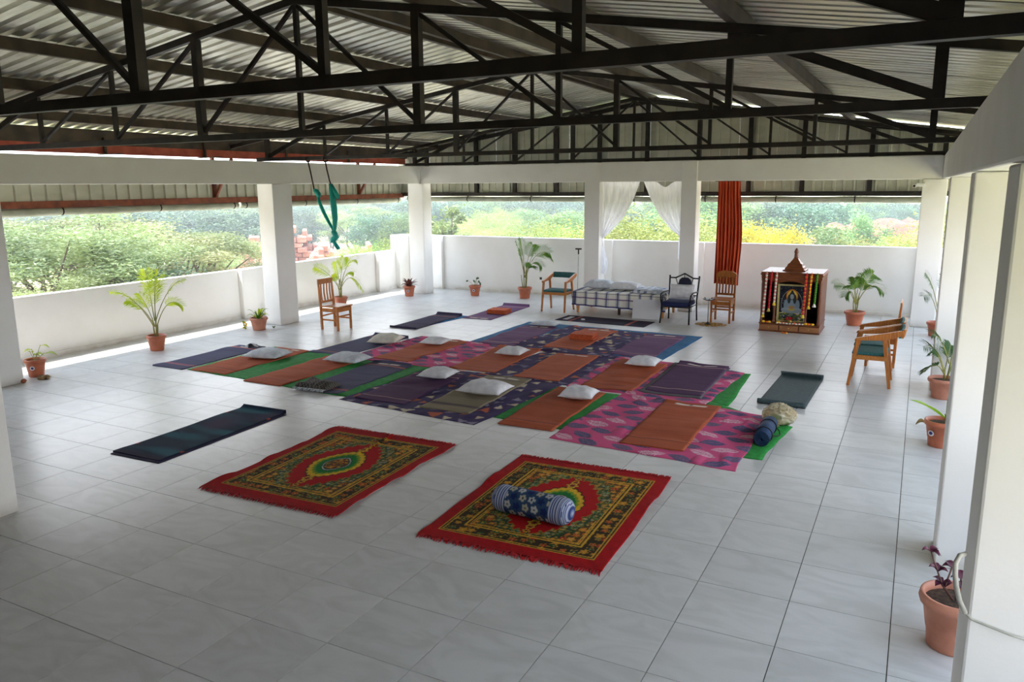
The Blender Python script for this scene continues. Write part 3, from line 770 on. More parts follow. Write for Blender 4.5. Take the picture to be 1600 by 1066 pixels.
def mat_print(base, stripes, label=True, lv=.945, slub=.1, seed=1):
    def fn(x, y, u, v, W, L):
        C = solid(x.shape, base); r = np.random.default_rng(seed)
        rows = np.interp(y, np.linspace(0, L, 90), r.normal(0, 1, 90)); C *= np.clip(1+slub*.55*rows+slub*.3*wob(x, y, 14, seed), .5, 1.5)[..., None]
        for v0, v1, c in stripes: put(C, (v > v0) & (v < v1), c, .9)
        if label:
            m = (np.abs(v-lv) < .016) & (np.abs(u-.5) < .3); put(C, m, (226, 214, 204)); put(C, m & (((u-.5)/.05)**2+((v-lv)/.012)**2 < 1), (96, 78, 80))
        return C
    return fn
def yoga_mat(label, x, y, w, l, z, fn, rz=0, curl=(0, 0), group=None, seed=1, name='yoga_mat', res=(.035, .014), thick=.006, ripple=.004, cat='yoga mat', hem=None):
    nu, nv = int(w/res[0])+2, int(l/res[1])+2
    u, v = np.meshgrid(np.linspace(0, 1, nu), np.linspace(0, 1, nv))
    xm, ym = u*w, v*l
    WXm = x+(xm-w/2)*math.cos(rz)-(ym-l/2)*math.sin(rz); WYm = y+(xm-w/2)*math.sin(rz)+(ym-l/2)*math.cos(rz)
    Z = h_drape(WXm, WYm)+thick+np.clip(wob(xm*.4, ym, 7, seed), 0, 1)**2*ripple
    h_put(WXm, WYm, Z, max(res))
    z = 0.0
    near, far_ = curl; s = .05
    Yl = ym-l/2
    if far_: Z = Z+np.clip((v-(1-.05)), 0, 1)**2/.0025*far_
    if near: Z = Z+np.clip((.05-v), 0, 1)**2/.0025*near
    C = fn(xm, ym, u, v, w, l)
    if hem is not None: put(C, (xm < .02) | (xm > w-.02) | (ym < .02) | (ym > l-.02), hem, .9)
    o = np_grid(name, 'print_cloth', xm-w/2, Yl, Z-z, C, loc=(x, y, z), skirt=thick, skirt_to=.0008)
    o.rotation_euler.z = rz
    return tag(o, label, cat, group)

# --- base cloths, lowest first
floor_cloth('floor_cloth', 'large green cloth under the leftmost group of mats', 'cloth', [(-9.72, 7.98), (-6.45, 7.78), (-6.42, 9.74), (-9.72, 9.86)], .001, 'green_cloth', .05, .012, 1)
floor_cloth('floor_cloth', 'green cloth under the orange mat, left of the pink leaf cloth', 'cloth', [(-4.32, 7.83), (-3.24, 7.74), (-3.32, 9.44), (-4.36, 9.5)], .001, 'green_cloth', .05, .01, 2)
floor_cloth('floor_cloth', 'green cloth edge beside the upper pink leaf cloth on the right', 'cloth', [(-2.6, 9.5), (-1.93, 9.52), (-2.0, 11.36), (-2.5, 11.36)], .001, 'green_cloth', .05, .008, 3)
floor_cloth('floor_cloth', 'green cloth under the right pink leaf cloth, below the rolled mat', 'cloth', [(-2.3, 7.66), (-1.22, 7.72), (-1.1, 8.98), (-1.3, 9.3), ][:3]+[(-2.2, 9.62)], .001, 'green_cloth', .05, .008, 4)
floor_cloth('floor_cloth', 'wide blue cloth under the back row of purple mats', 'cloth', [(-6.92, 11.68), (-3.42, 11.45), (-3.32, 13.86), (-6.86, 13.98)], .001, 'steel_blue_cloth', .05, .014, 5)
floor_cloth('floor_cloth', 'bright blue cloth peeking from under the far dark mat', 'cloth', [(-8.9, 12.9), (-8.45, 12.9), (-8.28, 14.05), (-8.95, 14.12)], .001, 'blue_cloth', .05, .008, 6)
TR = floor_cloth('patterned_cloth', 'dark purple triangle-print cloth spread under the beige mat', 'cloth', [(-6.52, 7.66), (-4.36, 7.46), (-4.2, 9.72), (-6.3, 9.72)], .006, tri_print(3), .014, .012, 7)
floor_cloth('patterned_cloth', 'dark purple triangle-print cloth between two orange mats in the middle row', 'cloth', [(-5.5, 9.7), (-4.1, 9.6), (-3.95, 11.62), (-5.38, 11.72)], .006, tri_print(5), .015, .012, 8)
floor_cloth('patterned_cloth', 'dark purple triangle-print cloth under the orange mat of the back row', 'cloth', [(-6.12, 11.55), (-4.25, 11.5), (-4.22, 13.72), (-5.9, 13.86)], .006, tri_print(9), .015, .014, 9)
floor_cloth('patterned_cloth', 'pink leaf-print cloth around the orange mat in the left middle row', 'cloth', [(-8.1, 9.68), (-6.12, 9.68), (-6.0, 11.6), (-7.98, 11.78)], .006, leaf_print(3), .015, .016, 10)
floor_cloth('patterned_cloth', 'pink leaf-print cloth rucked up round the orange mat with cushion, right middle', 'cloth', [(-4.12, 9.56), (-3.12, 9.5), (-3.08, 11.6), (-4.1, 11.56)], .008, leaf_print(5), .015, .016, 11)
floor_cloth('patterned_cloth', 'pink leaf-print cloth under the dark purple mat on grey', 'cloth', [(-3.3, 9.46), (-2.2, 9.44), (-2.1, 11.36), (-3.2, 11.5)], .006, leaf_print(7), .014, .012, 12)
floor_cloth('patterned_cloth', 'large pink leaf-print cloth under the nearest orange mat', 'cloth', [(-3.42, 7.42), (-1.38, 7.28), (-1.42, 9.28), (-3.3, 9.52)], .007, leaf_print(11), .012, .014, 13)

OR = (184, 100, 72); OR2 = (172, 88, 58); PU = (116, 84, 120); PU2 = (86, 58, 90); NV = (88, 86, 112)
ost = [(.12, .128, (90, 60, 70)), (.9, .905, (150, 86, 70))]
pst = [(.1, .118, (176, 140, 140)), (.86, .876, (186, 150, 150))]
nst = [(.1, .115, (190, 110, 90)), (.12, .125, (190, 110, 90)), (.88, .9, (190, 110, 90))]
yoga_mat('rumpled navy mat at the far left of the group, crumpled cloth on its end', -10.08, 8.82, .64, 1.78, .004, mat_print(NV, [(.12, .14, (206, 120, 120)), (.15, .16, (206, 120, 120)), (.86, .9, (206, 120, 110))], False, seed=2), .01, ripple=.016)
yoga_mat('orange mat with cushion, second from the left in the front row', -9.26, 8.9, .71, 1.84, .008, mat_print(OR, ost, seed=3), .005)
yoga_mat('orange mat between wide green strips in the left front row', -8.02, 8.72, .7, 1.78, .008, mat_print(OR, ost, False, seed=4), -.005)
yoga_mat('navy mat carrying the folded checked shawl at its near end', -7.04, 8.71, .7, 1.8, .008, mat_print(NV, nst, seed=5), .03, (0, .03))
yoga_mat('navy mat of the middle row behind the leftmost green cloth', -8.48, 10.63, .76, 1.75, .004, mat_print(NV, nst, False, seed=6), -.02, (0, .04))
yoga_mat('orange mat on pink leaf cloth in the left middle row', -7.26, 10.73, .67, 1.8, .02, mat_print(OR, ost, seed=7), -.02)
yoga_mat('orange mat with cushion in the centre of the middle row', -5.8, 10.66, .76, 1.76, .02, mat_print(OR, ost, seed=8), .04)
yoga_mat('dark purple mat with cushion at the front, beside the beige mat', -6.01, 8.62, .74, 1.64, .02, mat_print(PU2, pst, seed=9), .04, ripple=.01)
yoga_mat('beige mat with large white pillow on triangle-print cloth', -5.02, 8.71, .7, 1.84, .02, mat_print((142, 130, 108), [(.12, .16, (96, 84, 88)), (.88, .9, (110, 96, 92))], seed=10), .03)
yoga_mat('bare orange mat in the middle row right of the centre', -4.71, 10.58, .7, 1.76, .02, mat_print(OR, ost, seed=11), .05)
yoga_mat('purple mat at the left of the back row on blue cloth', -6.38, 12.6, .68, 1.92, .008, mat_print(PU, pst, seed=12), .02)
yoga_mat('orange mat of the back row with a folded orange blanket', -5.2, 12.72, .66, 1.88, .022, mat_print(OR, ost, seed=13), .0)
yoga_mat('purple mat at the right end of the blue cloth', -3.94, 12.7, .7, 1.95, .022, mat_print(PU, pst, seed=14), .0)
yoga_mat('orange mat with cushion framed by rucked pink cloth', -3.6, 10.5, .73, 1.78, .024, mat_print(OR2, ost, seed=15), .02)
g0 = yoga_mat('grey under-mat beneath the dark purple mat on the right', -2.74, 10.62, .82, 1.92, .018, mat_print((98, 95, 100), [], False, seed=16), .02, name='under_mat', cat='mat')
yoga_mat('dark purple mat laid on a grey under-mat', -2.72, 10.66, .74, 1.82, .025, mat_print(PU2, pst, seed=17), .02, (0, .02))
yoga_mat('orange mat with cushion on green cloth, front row', -3.83, 8.53, .68, 1.8, .01, mat_print(OR2, ost, seed=18, slub=.14), .02, ripple=.008)
yoga_mat('nearest orange mat lying on the large pink leaf cloth', -2.33, 8.5, .69, 1.82, .02, mat_print(OR2, [(.13, .145, (70, 44, 50)), (.88, .888, (90, 54, 54))], seed=19), .015)
yoga_mat('dark navy mat at the far left of the back, with blue cloth under it', -8.76, 13.14, .62, 1.72, .005, mat_print((66, 58, 84), [(.84, .86, (180, 110, 90))], False, seed=20), .0, (.03, .05))
yoga_mat('purple mat at the very back with folded orange blanket', -8.02, 14.78, .65, 1.96, .001, mat_print(PU, [(.1, .115, (190, 160, 160)), (.9, .915, (190, 150, 150))], True, .05, seed=21), .04, (0, .05))
yoga_mat('dark mat lying lengthwise in front of the bed', -5.52, 14.69, 1.9, .66, .001, (lambda x, y, u, v, W, L: (lambda C: (put(C, (np.abs(u-.17) < .016) | (np.abs(u-.8) < .018), (156, 88, 78)), put(C, (np.abs(u-.085) < .028) & (np.abs(v-.5) < .3), (206, 200, 200)), C)[-1])(solid(u.shape, (44, 36, 56))*(1+.1*wob(x, y, 20, 3))[..., None])), -.03, res=(.014, .03))
def slate(x, y, u, v, W, L): return solid(x.shape, (56, 74, 78))*(1+.08*wob(x, y, 18, 2))[..., None]
def curl_mat(label, x, y, w, l, rz):
    prof = []
    r = .032
    for i in range(9):
        a = PI*1.5+(-1)*i/8*PI*1.35; prof.append((-l/2+r+r*math.cos(a)-0, r+r*math.sin(a)))
    prof = prof[::-1]
    far_ = [(-a, b) for a, b in prof[::-1]]
    P = prof+[(t, .0) for t in np.linspace(-l/2+.08, l/2-.08, 24)]+far_
    yy = np.array([p[0] for p in P]); zz = np.array([p[1] for p in P])+.004
    xs = np.linspace(-w/2, w/2, 16); X = np.tile(xs, (len(P), 1)); Y = np.tile(yy[:, None], (1, 16)); Z = np.tile(zz[:, None], (1, 16))
    o = np_grid('yoga_mat', 'slate_mat', X, Y, Z, None, loc=(x, y, 0)); o.rotation_euler.z = rz
    m = o.modifiers.new('thickness', 'SOLIDIFY'); m.thickness = .004; m.offset = 1
    tag(o, label, 'yoga mat')
curl_mat('slate-green rubber mat with both ends curling up, on the bare tiles at right', -1.34, 10.64, .57, 1.7, -.02)
def dusk(x, y, u, v, W, L):
    C = solid(x.shape, (30, 48, 70)); n = wob(x*.5, y*1.6, 9, 4); t = np.clip(n*.9+.2, 0, 1)[..., None]
    C = C*(1-t)+np.array(lin((44, 96, 112)))*t
    m = np.clip(wob(x, y, 6, 9)-.25, 0, 1)[..., None]; C = C*(1-m)+np.array(lin((70, 62, 88)))*m
    put(C, (v < .045), (44, 40, 66)); put(C, (x < .018) | (x > W-.018), (24, 28, 50))
    for vv in (.16, .84): put(C, (np.abs(v-vv) < .012) & ((x < .03) | (x > W-.03)), (206, 96, 60))
    return C
um = yoga_mat('thin dark purple liner sheet showing under the dark blue mat at left', -6.94, 5.88, .7, 1.86, .001, lambda x, y, u, v, W, L: solid(x.shape, (58, 54, 80)), .03, (0, .0), name='under_mat', cat='mat', thick=.004)
yoga_mat('dark blue watery-print mat alone on the tiles at left', -6.98, 5.93, .68, 1.86, .008, dusk, .03, (0, .035), thick=.005)

# --- the two red rugs
def rug_print(seed):
    r0 = np.random.default_rng(seed)
    def floral(x, y, s, cols, bg, seed2):
        r = np.random.default_rng(seed2); C = solid(x.shape, bg)
        i0 = np.floor(x/s).astype(int); j0 = np.floor(y/s).astype(int); M = 64
        jx = r.uniform(.25, .75, (M, M)); jy = r.uniform(.25, .75, (M, M)); cid = r.integers(0, len(cols), (M, M)); rad = r.uniform(.55, 1, (M, M))
        best = np.full(x.shape, 9.0); bi = np.zeros(x.shape, int); bj = np.zeros(x.shape, int); ang = np.zeros(x.shape)
        for di in (-1, 0, 1):
            for dj in (-1, 0, 1):
                a, b = (i0+di) % M, (j0+dj) % M
                dx = x/s-(i0+di+jx[a, b]); dy = y/s-(j0+dj+jy[a, b]); d = np.hypot(dx, dy); m = d < best
                best = np.where(m, d, best); bi = np.where(m, a, bi); bj = np.where(m, b, bj); ang = np.where(m, np.arctan2(dy, dx), ang)
        petal = best/(rad[bi, bj]*(.42+.1*np.cos(5*ang)))
        colarr = np.array([lin(c) for c in cols])[cid[bi, bj]]
        m = petal < 1; C[m] = colarr[m]
        put(C, (petal > 1) & (petal < 1.22), (206, 150, 40), .8); put(C, petal < .3, (214, 172, 60), .9)
        return C
    def fn(x, y, u, v, W, L):
        hw, hl = W/2, L/2; X, Y = x-hw, y-hl; ax, ay = np.abs(X), np.abs(Y)
        C = solid(x.shape, (168, 12, 20)); C *= (1+.12*wob(x, y, 50, seed))[..., None]
        ex, ey = hw-.105-ax, hl-.13-ay; e = np.minimum(ex, ey)      # distance inside the patterned field
        gold = (214, 164, 52)
        B = floral(x, y, .085, [(14, 66, 40), (20, 80, 52), (176, 64, 34), (24, 54, 44), (190, 130, 40), (150, 50, 36)], (52, 42, 24), seed+1)
        I = floral(x, y, .07, [(190, 80, 40), (206, 130, 46), (44, 94, 50), (170, 44, 34), (206, 146, 70)], (84, 60, 30), seed+2)
        m = e > 0; C[m] = B[m]
        m = e > .19; C[m] = I[m]
        for d0 in (.006, .03, .165, .195, .21): put(C, np.abs(e-d0) < (.0055 if d0 != .03 else .004), gold)
        put(C, np.abs(e-.018) < .006, (60, 40, 20), .7); put(C, np.abs(e-.18) < .006, (20, 20, 20), .7)
        ang = np.arctan2(Y/.72, X/.42); wv = .035*np.sin(ang*26)+.02*np.sin(ang*47+1)
        rr_ = (ax/.375)**1.7+(ay/.64)**1.5
        ring = floral(x, y, .05, [(96, 130, 96), (60, 110, 70), (130, 140, 120), (40, 90, 54), (150, 120, 60)], (48, 70, 44), seed+3)
        m = (e > .2) & (rr_ < 1.5+wv*2); C[m] = ring[m]
        put(C, (e > .2) & (np.abs(rr_-1.5-wv*2) < .02), (30, 40, 20), .8)
        red = (rr_ < 1.0+wv*1.6); put(C, red, (176, 14, 20)); 
        put(C, (np.abs(rr_-1.0-wv*1.6) < .022), (150, 120, 40), .8)
        mm = (ax/.235)**1.7+(ay/.36)**1.55; am = np.arctan2(Y/.36, X/.235); jag = .13*np.abs(np.sin(am*11))
        core = floral(x, y, .045, [(190, 110, 40), (150, 60, 30), (30, 90, 50), (206, 150, 60)], (100, 50, 24), seed+5)
        put(C, mm < 1.1+jag, (24, 22, 22)); put(C, mm < 1.0+jag, (222, 176, 40)); put(C, mm < .74+jag*.8, (120, 150, 40)); put(C, mm < .6+jag*.6, (26, 116, 50))
        put(C, mm < .4, (16, 60, 40)); put(C, np.abs(mm-.34) < .02, (190, 190, 180)); m = mm < .26; C[m] = core[m]
        for sy in (-1, 1):
            for dy_, q in ((.44, .05), (.52, .035), (.6, .03)):
                d = np.hypot(X, Y-sy*dy_); qq = q*(1+.2*np.cos(np.arctan2(Y-sy*dy_, X)*6))
                put(C, d < qq*1.15, (24, 22, 22)); put(C, d < qq, gold); put(C, d < qq*.55, (120, 40, 30))
        C *= np.clip(1+.1*RNG.normal(0, 1, x.shape), .6, 1.4)[..., None]
        return C
    return fn
def rug(label, x, y, w, l, rz, seed, crease=0):
    t = thing('prayer_rug', label, 'rug', (x, y, 0), rz)
    nu, nv = int(w/.0085), int(l/.0085)
    u, v = np.meshgrid(np.linspace(0, 1, nu), np.linspace(0, 1, nv)); xm, ym = u*w, v*l
    ed = np.clip(1-np.minimum(u, 1-u)*w/.12, 0, 1)
    X = xm-w/2+wob(ym, ym*0, 5, seed)*.018*ed*np.sign(u-.5); Y = ym-l/2
    Z = .009+np.clip(wob(xm, ym, 5, seed), 0, 1)**2*.006+ed**2*np.clip(wob(ym*1.5, ym*0, 6, seed+2), 0, 1)*.02
    if crease: Z = Z+.016*np.exp(-((xm-w*.52+.05*(ym-l/2))/.022)**2)*np.clip((v-.45)*2.4, 0, 1)
    np_grid('pile', 'print_pile', X, Y, Z, rug_print(seed)(xm, ym, u, v, w, l), t, skirt=.008)
    r = random.Random(seed)
    for s_ in (-1, 1):
        g = G(); n = int(w/.011)
        for i in range(n):
            x0 = -w/2+w*(i+.5)/n; ln = r.uniform(.045, .085); dx = r.uniform(-.022, .022); y0 = s_*(l/2-.01)
            g.add([(x0-.008, y0, .012), (x0+.008, y0, .012), (x0+dx*.5+.007, y0+s_*ln*.6, .012), (x0+dx+.002, y0+s_*ln, .003), (x0+dx-.002, y0+s_*ln, .003), (x0+dx*.5-.007, y0+s_*ln*.6, .012)], [(0, 1, 2, 5), (5, 2, 3, 4)])
        f = g.obj('fringe', 'red_pile', t)
    return t
rug('red oriental rug at left, creased, with nothing on it', -4.94, 5.73, 1.53, 1.98, .03, 3, 1)
rug('red oriental rug at right, with the blue bolster on it', -2.61, 5.8, 1.53, 1.98, .04, 8)

# --- bolster
def bolster(x, y, z, L, r, rz):
    t = thing('bolster', 'blue flower-print bolster with striped ends on the right red rug', 'bolster', (x, y, z), rz)
    nu, nv = 150, 72
    s, a = np.meshgrid(np.linspace(-1, 1, nu), np.linspace(0, 2*PI, nv))
    hl = L/2; prof = np.clip(1-np.clip((np.abs(s)-.72)/.28, 0, 1)**2.6, 0, 1)**.5
    prof = prof*(1+.02*wob(s*2, a*.5, 5, 3)); R_ = r*prof
    X = s*hl; Y = R_*np.cos(a)*1.08; Z = R_*np.sin(a)*.94
    Z = np.maximum(Z, -r*.86)+r*.86
    C = solid(s.shape, (48, 72, 104)); lenm = s*hl; cir = a*r
    rr_ = np.random.default_rng(5); px_ = .085
    for j in range(9):
        for i in range(-4, 5):
            cx = (i+.5*(j % 2))*px_; cy = (j+.5)*px_*.93
            d = np.hypot(lenm-cx, cir-cy); an = np.arctan2(cir-cy, lenm-cx); pet = .036*(.62+.38*np.abs(np.cos(an*2.5)))
            put(C, d < pet, [(182, 184, 182), (26, 46, 96), (172, 168, 150)][(i+j*2) % 3]); put(C, d < .009, (40, 44, 60))
    endm = np.abs(s) > .55
    st = np.sin(np.where(np.abs(s) > .8, np.arccos(np.clip(prof, 0, 1))*40, np.abs(lenm)*270)) > -.1
    put(C, endm, (48, 66, 120)); put(C, endm & st, (176, 184, 204))
    np_grid('cover', 'print_cloth', X, Y, Z, C, t)
    return t
bolster(-2.66, 5.47, .012, .74, .118, -.06)

# --- cushions and pillows
def pillow(label, x, y, z, w, d, h, rz, mat='white_fabric', seed=1, tilt=0, name='cushion', cat='cushion'):
    n = 26; u, v = np.meshgrid(np.linspace(-1, 1, n), np.linspace(-1, 1, n))
    e = np.clip(1-np.abs(u)**2.6, 0, 1)**.55*np.clip(1-np.abs(v)**2.6, 0, 1)**.55
    pin = 1-.07*(1-np.abs(u)**2)*np.abs(v)**3-.07*(1-np.abs(v)**2)*np.abs(u)**3
    wr = .1*wob(u*1.5, v*1.5, 5, seed)*e
    X = u*w/2*pin; Y = v*d/2*pin; top = h*.62*e*(1+wr)+h*.34; bot = h*.34-h*.34*e
    if z < .2: z = h_top(x, y, w*.6, d*.6)
    t = thing(name, label, cat, (x, y, z), rz)
    o = np_grid('cover', mat, np.concatenate([X, X[:, ::-1]]), np.concatenate([Y, Y]), np.concatenate([top, bot[:, ::-1]]), None, t)
    # single closed cover: two skins joined at the seam
    me = o.data; import bmesh
    bm = bmesh.new(); bm.from_mesh(me); bm.verts.ensure_lookup_table()
    kill = [f for f in bm.faces if len({vv.index < n*n for vv in f.verts}) == 2]
    bmesh.ops.delete(bm, geom=kill, context='FACES_ONLY'); bmesh.ops.remove_doubles(bm, verts=bm.verts, dist=.004); bm.to_mesh(me); bm.free()
    g = G(); ring = [(-1+2*i/12, -1) for i in range(12)]+[(1, -1+2*i/12) for i in range(12)]+[(1-2*i/12, 1) for i in range(12)]+[(-1, 1-2*i/12) for i in range(13)]
    pts = []
    for a, b in ring:
        p = 1-.07*(1-abs(a)**2)*abs(b)**3-.07*(1-abs(b)**2)*abs(a)**3; pts.append((a*w/2*p, b*d/2*p, h*.34))
    g.tube(pts, .005, 5, False).obj('seam', mat, t, smooth=True)
    return t
pillow('pale grey-white cushion on the second mat from the left', -9.17, 9.12, .016, .62, .5, .15, .18, 'bluish_fabric', 2)
pillow('pale cushion across the green strip and orange mat, left middle', -7.78, 9.42, .018, .62, .46, .15, .02, 'bluish_fabric', 3)
pillow('cream cushion on the navy mat at the back left', -8.2, 10.98, .014, .52, .56, .16, .3, 'cream_fabric', 4)
pillow('small white cushion on orange mat framed by pink cloth, left', -7.3, 11.18, .028, .42, .42, .12, .1, 'white_fabric', 5)
pillow('small white cushion on the central orange mat', -5.74, 11.06, .028, .44, .44, .13, .08, 'white_fabric', 6)
pillow('white cushion on the front dark purple mat', -5.96, 9.18, .028, .46, .46, .14, .1, 'white_fabric', 7)
pillow('large white pillow on the beige mat', -4.93, 8.72, .028, .62, .5, .17, .06, 'white_fabric', 8)
pillow('flat white pillow at the head of the back-left purple mat', -6.34, 13.62, .016, .56, .36, .09, .05, 'bluish_fabric', 9)
pillow('white cushion at the far end of the mat in rucked pink cloth', -3.55, 11.14, .032, .46, .46, .13, .06, 'white_fabric', 10)
pillow('white cushion on the front-row orange mat on green', -3.72, 9.02, .018, .44, .42, .15, .12, 'white_fabric', 11)

# --- folded things on the mats
def folded(label, x, y, z, w, d, h, rz, mat, layers=3, name='folded_blanket', cat='blanket'):
    z = h_top(x, y, w*.8, d*.8)
    t = thing(name, label, cat, (x, y, z), rz); lh = h/layers; r = random.Random(int(w*1000)+layers)
    for i in range(layers):
        k_ = 1-.03*i; dx = r.uniform(-.01, .01)
        pts = []
        n = 8; z0 = i*lh
        prof = [(-w/2*k_, z0+.002), (w/2*k_-lh/2, z0+.002)]+[(w/2*k_-lh/2+lh/2*math.sin(PI*j/n), z0+lh/2-lh/2*math.cos(PI*j/n)) for j in range(1, n)]+[(w/2*k_-lh/2, z0+lh*.98), (-w/2*k_, z0+lh*.98)]
        vs = [(a+dx, -d/2, b) for a, b in prof]+[(a+dx, d/2, b) for a, b in prof]; m = len(prof)
        g = G().add(vs, [(j, (j+1) % m, m+(j+1) % m, m+j) for j in range(m)]+[tuple(reversed(range(m))), tuple(range(m, 2*m))])
        g.obj('fold', mat, t, bev=.004)
    return t
folded('folded orange blanket lying on the back-row orange mat', -5.12, 12.62, .03, .44, .34, .1, .1, 'orange_cloth')
folded('folded orange blanket on the very back purple mat', -7.93, 14.68, .008, .44, .36, .09, .1, 'orange_cloth', 3)
# checked shawl, folded, with a fringe
t = thing('folded_shawl', 'folded grey checked shawl with fringe on the near end of the navy mat', 'shawl', (-7.16, 8.0, h_top(-7.16, 8.0)), .08)
n = 60; u, v = np.meshgrid(np.linspace(0, 1, n), np.linspace(0, 1, 40))
C = solid(u.shape, (64, 60, 58)); put(C, (np.sin(u*60) > .3) ^ (np.sin(v*46) > .3), (110, 106, 100), .8); put(C, np.abs(np.sin(u*20)) < .12, (150, 146, 138), .7)
np_grid('cloth', 'print_cloth', (u-.5)*.5, (v-.5)*.34, .07*np.clip(np.minimum(np.minimum(u, 1-u), np.minimum(v, 1-v))*9, 0, 1)**.5+.02*wob(u*2, v*2, 4, 3)+.01, C, t, skirt=.012)
g = G(); r = random.Random(3)
for i in range(44):
    x0 = -.25+.5*i/43; g.tube([(x0, -.17, .02), (x0+r.uniform(-.02, .02), -.2, .02), (x0+r.uniform(-.03, .03), -.235, .004)], .0035, 4)
g.obj('fringe', 'bluish_fabric', t)
t = floor_cloth('folded_cloth', 'crumpled dark and white cloth on the far end of the leftmost navy mat', 'cloth', [(-10.2, 9.52), (-9.86, 9.5), (-9.84, 9.76), (-10.22, 9.8)], .014, lambda x, y, u, v, W, L: (lambda C: (put(C, wob(x, y, 16, 5) > .05, (206, 206, 210)), C)[-1])(solid(x.shape, (62, 60, 74))), .01, .05, 21)
# rolled mat, crumpled bag
t = thing('rolled_mat', 'rolled dark blue mat with black strap at the right end of the pink cloth', 'rolled mat', (-1.3, 8.42, h_top(-1.3, 8.42, .12, .5)), .02)
g = G(); sp_ = [(.014+.0105*(i/18)*1.0*3.4*.22*i/10, i/18*2*PI) for i in range(0, 84)]
pts = []
for i in range(100):
    a = i/100*5.5*2*PI; rr_ = .012+.066*i/99; pts.append((rr_*math.cos(a), .078+rr_*math.sin(a)))
vs = []; 
for s_ in (-.31, .31): vs += [(p[0], s_, p[1]) for p in pts]
g.add(vs, [(i, i+1, 101+i, 100+i) for i in range(99)]); ro = g.obj('roll', 'navy_roll', t, smooth=True)
m = ro.modifiers.new('thickness', 'SOLIDIFY'); m.thickness = .008
for s_ in (-.14, .16):
    G().tube([(.086*math.cos(a), s_, .079+.086*math.sin(a)) for a in np.linspace(0, 2*PI, 25)], .007, 6, False).obj('strap', 'black_strap', t)
G().tube([(.086, -.14, .08), (.13, -.08, .06), (.14, .05, .04), (.12, .13, .06), (.086, .16, .08)], .006, 6).obj('strap', 'black_strap', t)
def crumple(name, label, cat, x, y, z, r, sq, seed, mat):
    g = G()
    def f(u, v):
        a = u*2*PI; b = (v-.5)*PI; d = Vector((math.cos(a)*math.cos(b), math.sin(a)*math.cos(b), math.sin(b)))
        q = 1+.14*noise.noise(d*1.6+Vector((seed, 0, 0)))-.2*abs(noise.noise(d*3.2+Vector((0, seed, 0))))-.14*abs(noise.noise(d*7+Vector((seed, 2, 0))))-.08*abs(noise.noise(d*15))
        p = d*r*q; return (p.x*sq[0], p.y*sq[1], max(p.z*sq[2], -r*sq[2]*.8)+r*sq[2]*.8)
    g.grid(f, 110, 60); t = thing(name, label, cat, (x, y, z), 0)
    g.obj('body', mat, t, smooth=True); kn = G(); rr2 = random.Random(seed)
    for i in range(16):
        a = rr2.uniform(0, 6.3); kn.add([(-.03, -r*sq[1]*.85, .05), (-.02, -r*sq[1]*.85, .06), (-.03+.1*math.cos(a), -r*sq[1]-.02, .08+.09*math.sin(a)*.8), (-.02+.1*math.cos(a+.35), -r*sq[1]-.02, .08+.09*math.sin(a+.35)*.8)], [(0, 1, 3, 2)])
    kn.obj('tied_neck', mat, t); return t
crumple('plastic_bag', 'crumpled tan plastic bag between the pink cloth and slate mat', 'bag', -1.26, 9.03, h_top(-1.26, 9.03), .2, (.98, .8, .66), 4, 'tan_plastic')
tag(G().ball((0, 0, .018), .03, 8, 6, (1.6, 1, .6)).obj('tissue', 'white_fabric', loc=(-5.95, 14.6, h_top(-5.95, 14.6, .05, .05)-.004)), 'small white tissue on the dark mat before the bed', 'tissue')

# ------------------------------------------------------------------ chairs
def armchair(label, x, y, rz, group=None):
    """faces -y; open wooden arms, slanted legs, teal seat pad and curved teal backrest"""
    t = thing('armchair', label, 'chair', (x, y, 0), rz, group); W = .27
    for s_ in (-1, 1):
        G().bar((s_*W, -.26, 0), (s_*(W-.01), -.17, .66), .032, .04, w2=.04, h2=.055).obj('leg', 'honey_wood', t, bev=.006)
        G().bar((s_*W, .25, 0), (s_*(W-.01), .14, .7), .032, .04, w2=.04, h2=.055).obj('leg', 'honey_wood', t, bev=.006)
        g = G(); w = .045
        pr = [(-.22, .625), (-.2, .66), (.36, .80), (.38, .735), (.14, .65)]
        vs = [(s_*W-w/2, a, b) for a, b in pr]+[(s_*W+w/2, a, b) for a, b in pr]; n = len(pr)
        g.add(vs, [(i, (i+1) % n, n+(i+1) % n, n+i) for i in range(n)]+[tuple(reversed(range(n))), tuple(range(n, 2*n))]).obj('arm_rail', 'honey_wood', t, bev=.006)
    G().box(-W, W, -.235, -.2, .37, .43).box(-W, W, .16, .195, .37, .43).box(-W-.015, -W+.015, -.22, .19, .37, .43).box(W-.015, W+.015, -.22, .19, .37, .43).obj('seat_frame', 'honey_wood_h', t, bev=.004)
    G().box(-W+.02, W-.02, -.24, .2, .425, .47).obj('seat_pad', 'teal_pad', t, bev=.016)
    g = G(); n = 12; vs = []; th = .03
    for i in range(n+1):
        a = -1+2*i/n; xx = a*(W-.015); yy = .335+.018*(1-a*a)
        vs += [(xx, yy-th/2-.012, .69), (xx, yy+th/2-.012, .69), (xx, yy+th/2+.015, .81), (xx, yy-th/2+.015, .81)]
    fs = []
    for i in range(n):
        for j in range(4): fs.append((4*i+j, 4*i+(j+1) % 4, 4*i+4+(j+1) % 4, 4*i+4+j))
    fs += [(3, 2, 1, 0), (4*n, 4*n+1, 4*n+2, 4*n+3)]
    g.add(vs, fs).obj('backrest', 'teal_pad', t, bev=.004)
    G().add([(a_, b_+.028, c_) for a_, b_, c_ in vs], fs).obj('back_shell', 'honey_wood_h', t)
    return t
armchair('wooden armchair with teal seat left of the bed', -6.94, 15.56, 0)
armchair('nearer wooden armchair with teal seat at right, seen from its side', -.45, 11.56, -PI/2)
armchair('second wooden armchair with teal seat just behind the nearer one at right', -.47, 12.16, -PI/2)

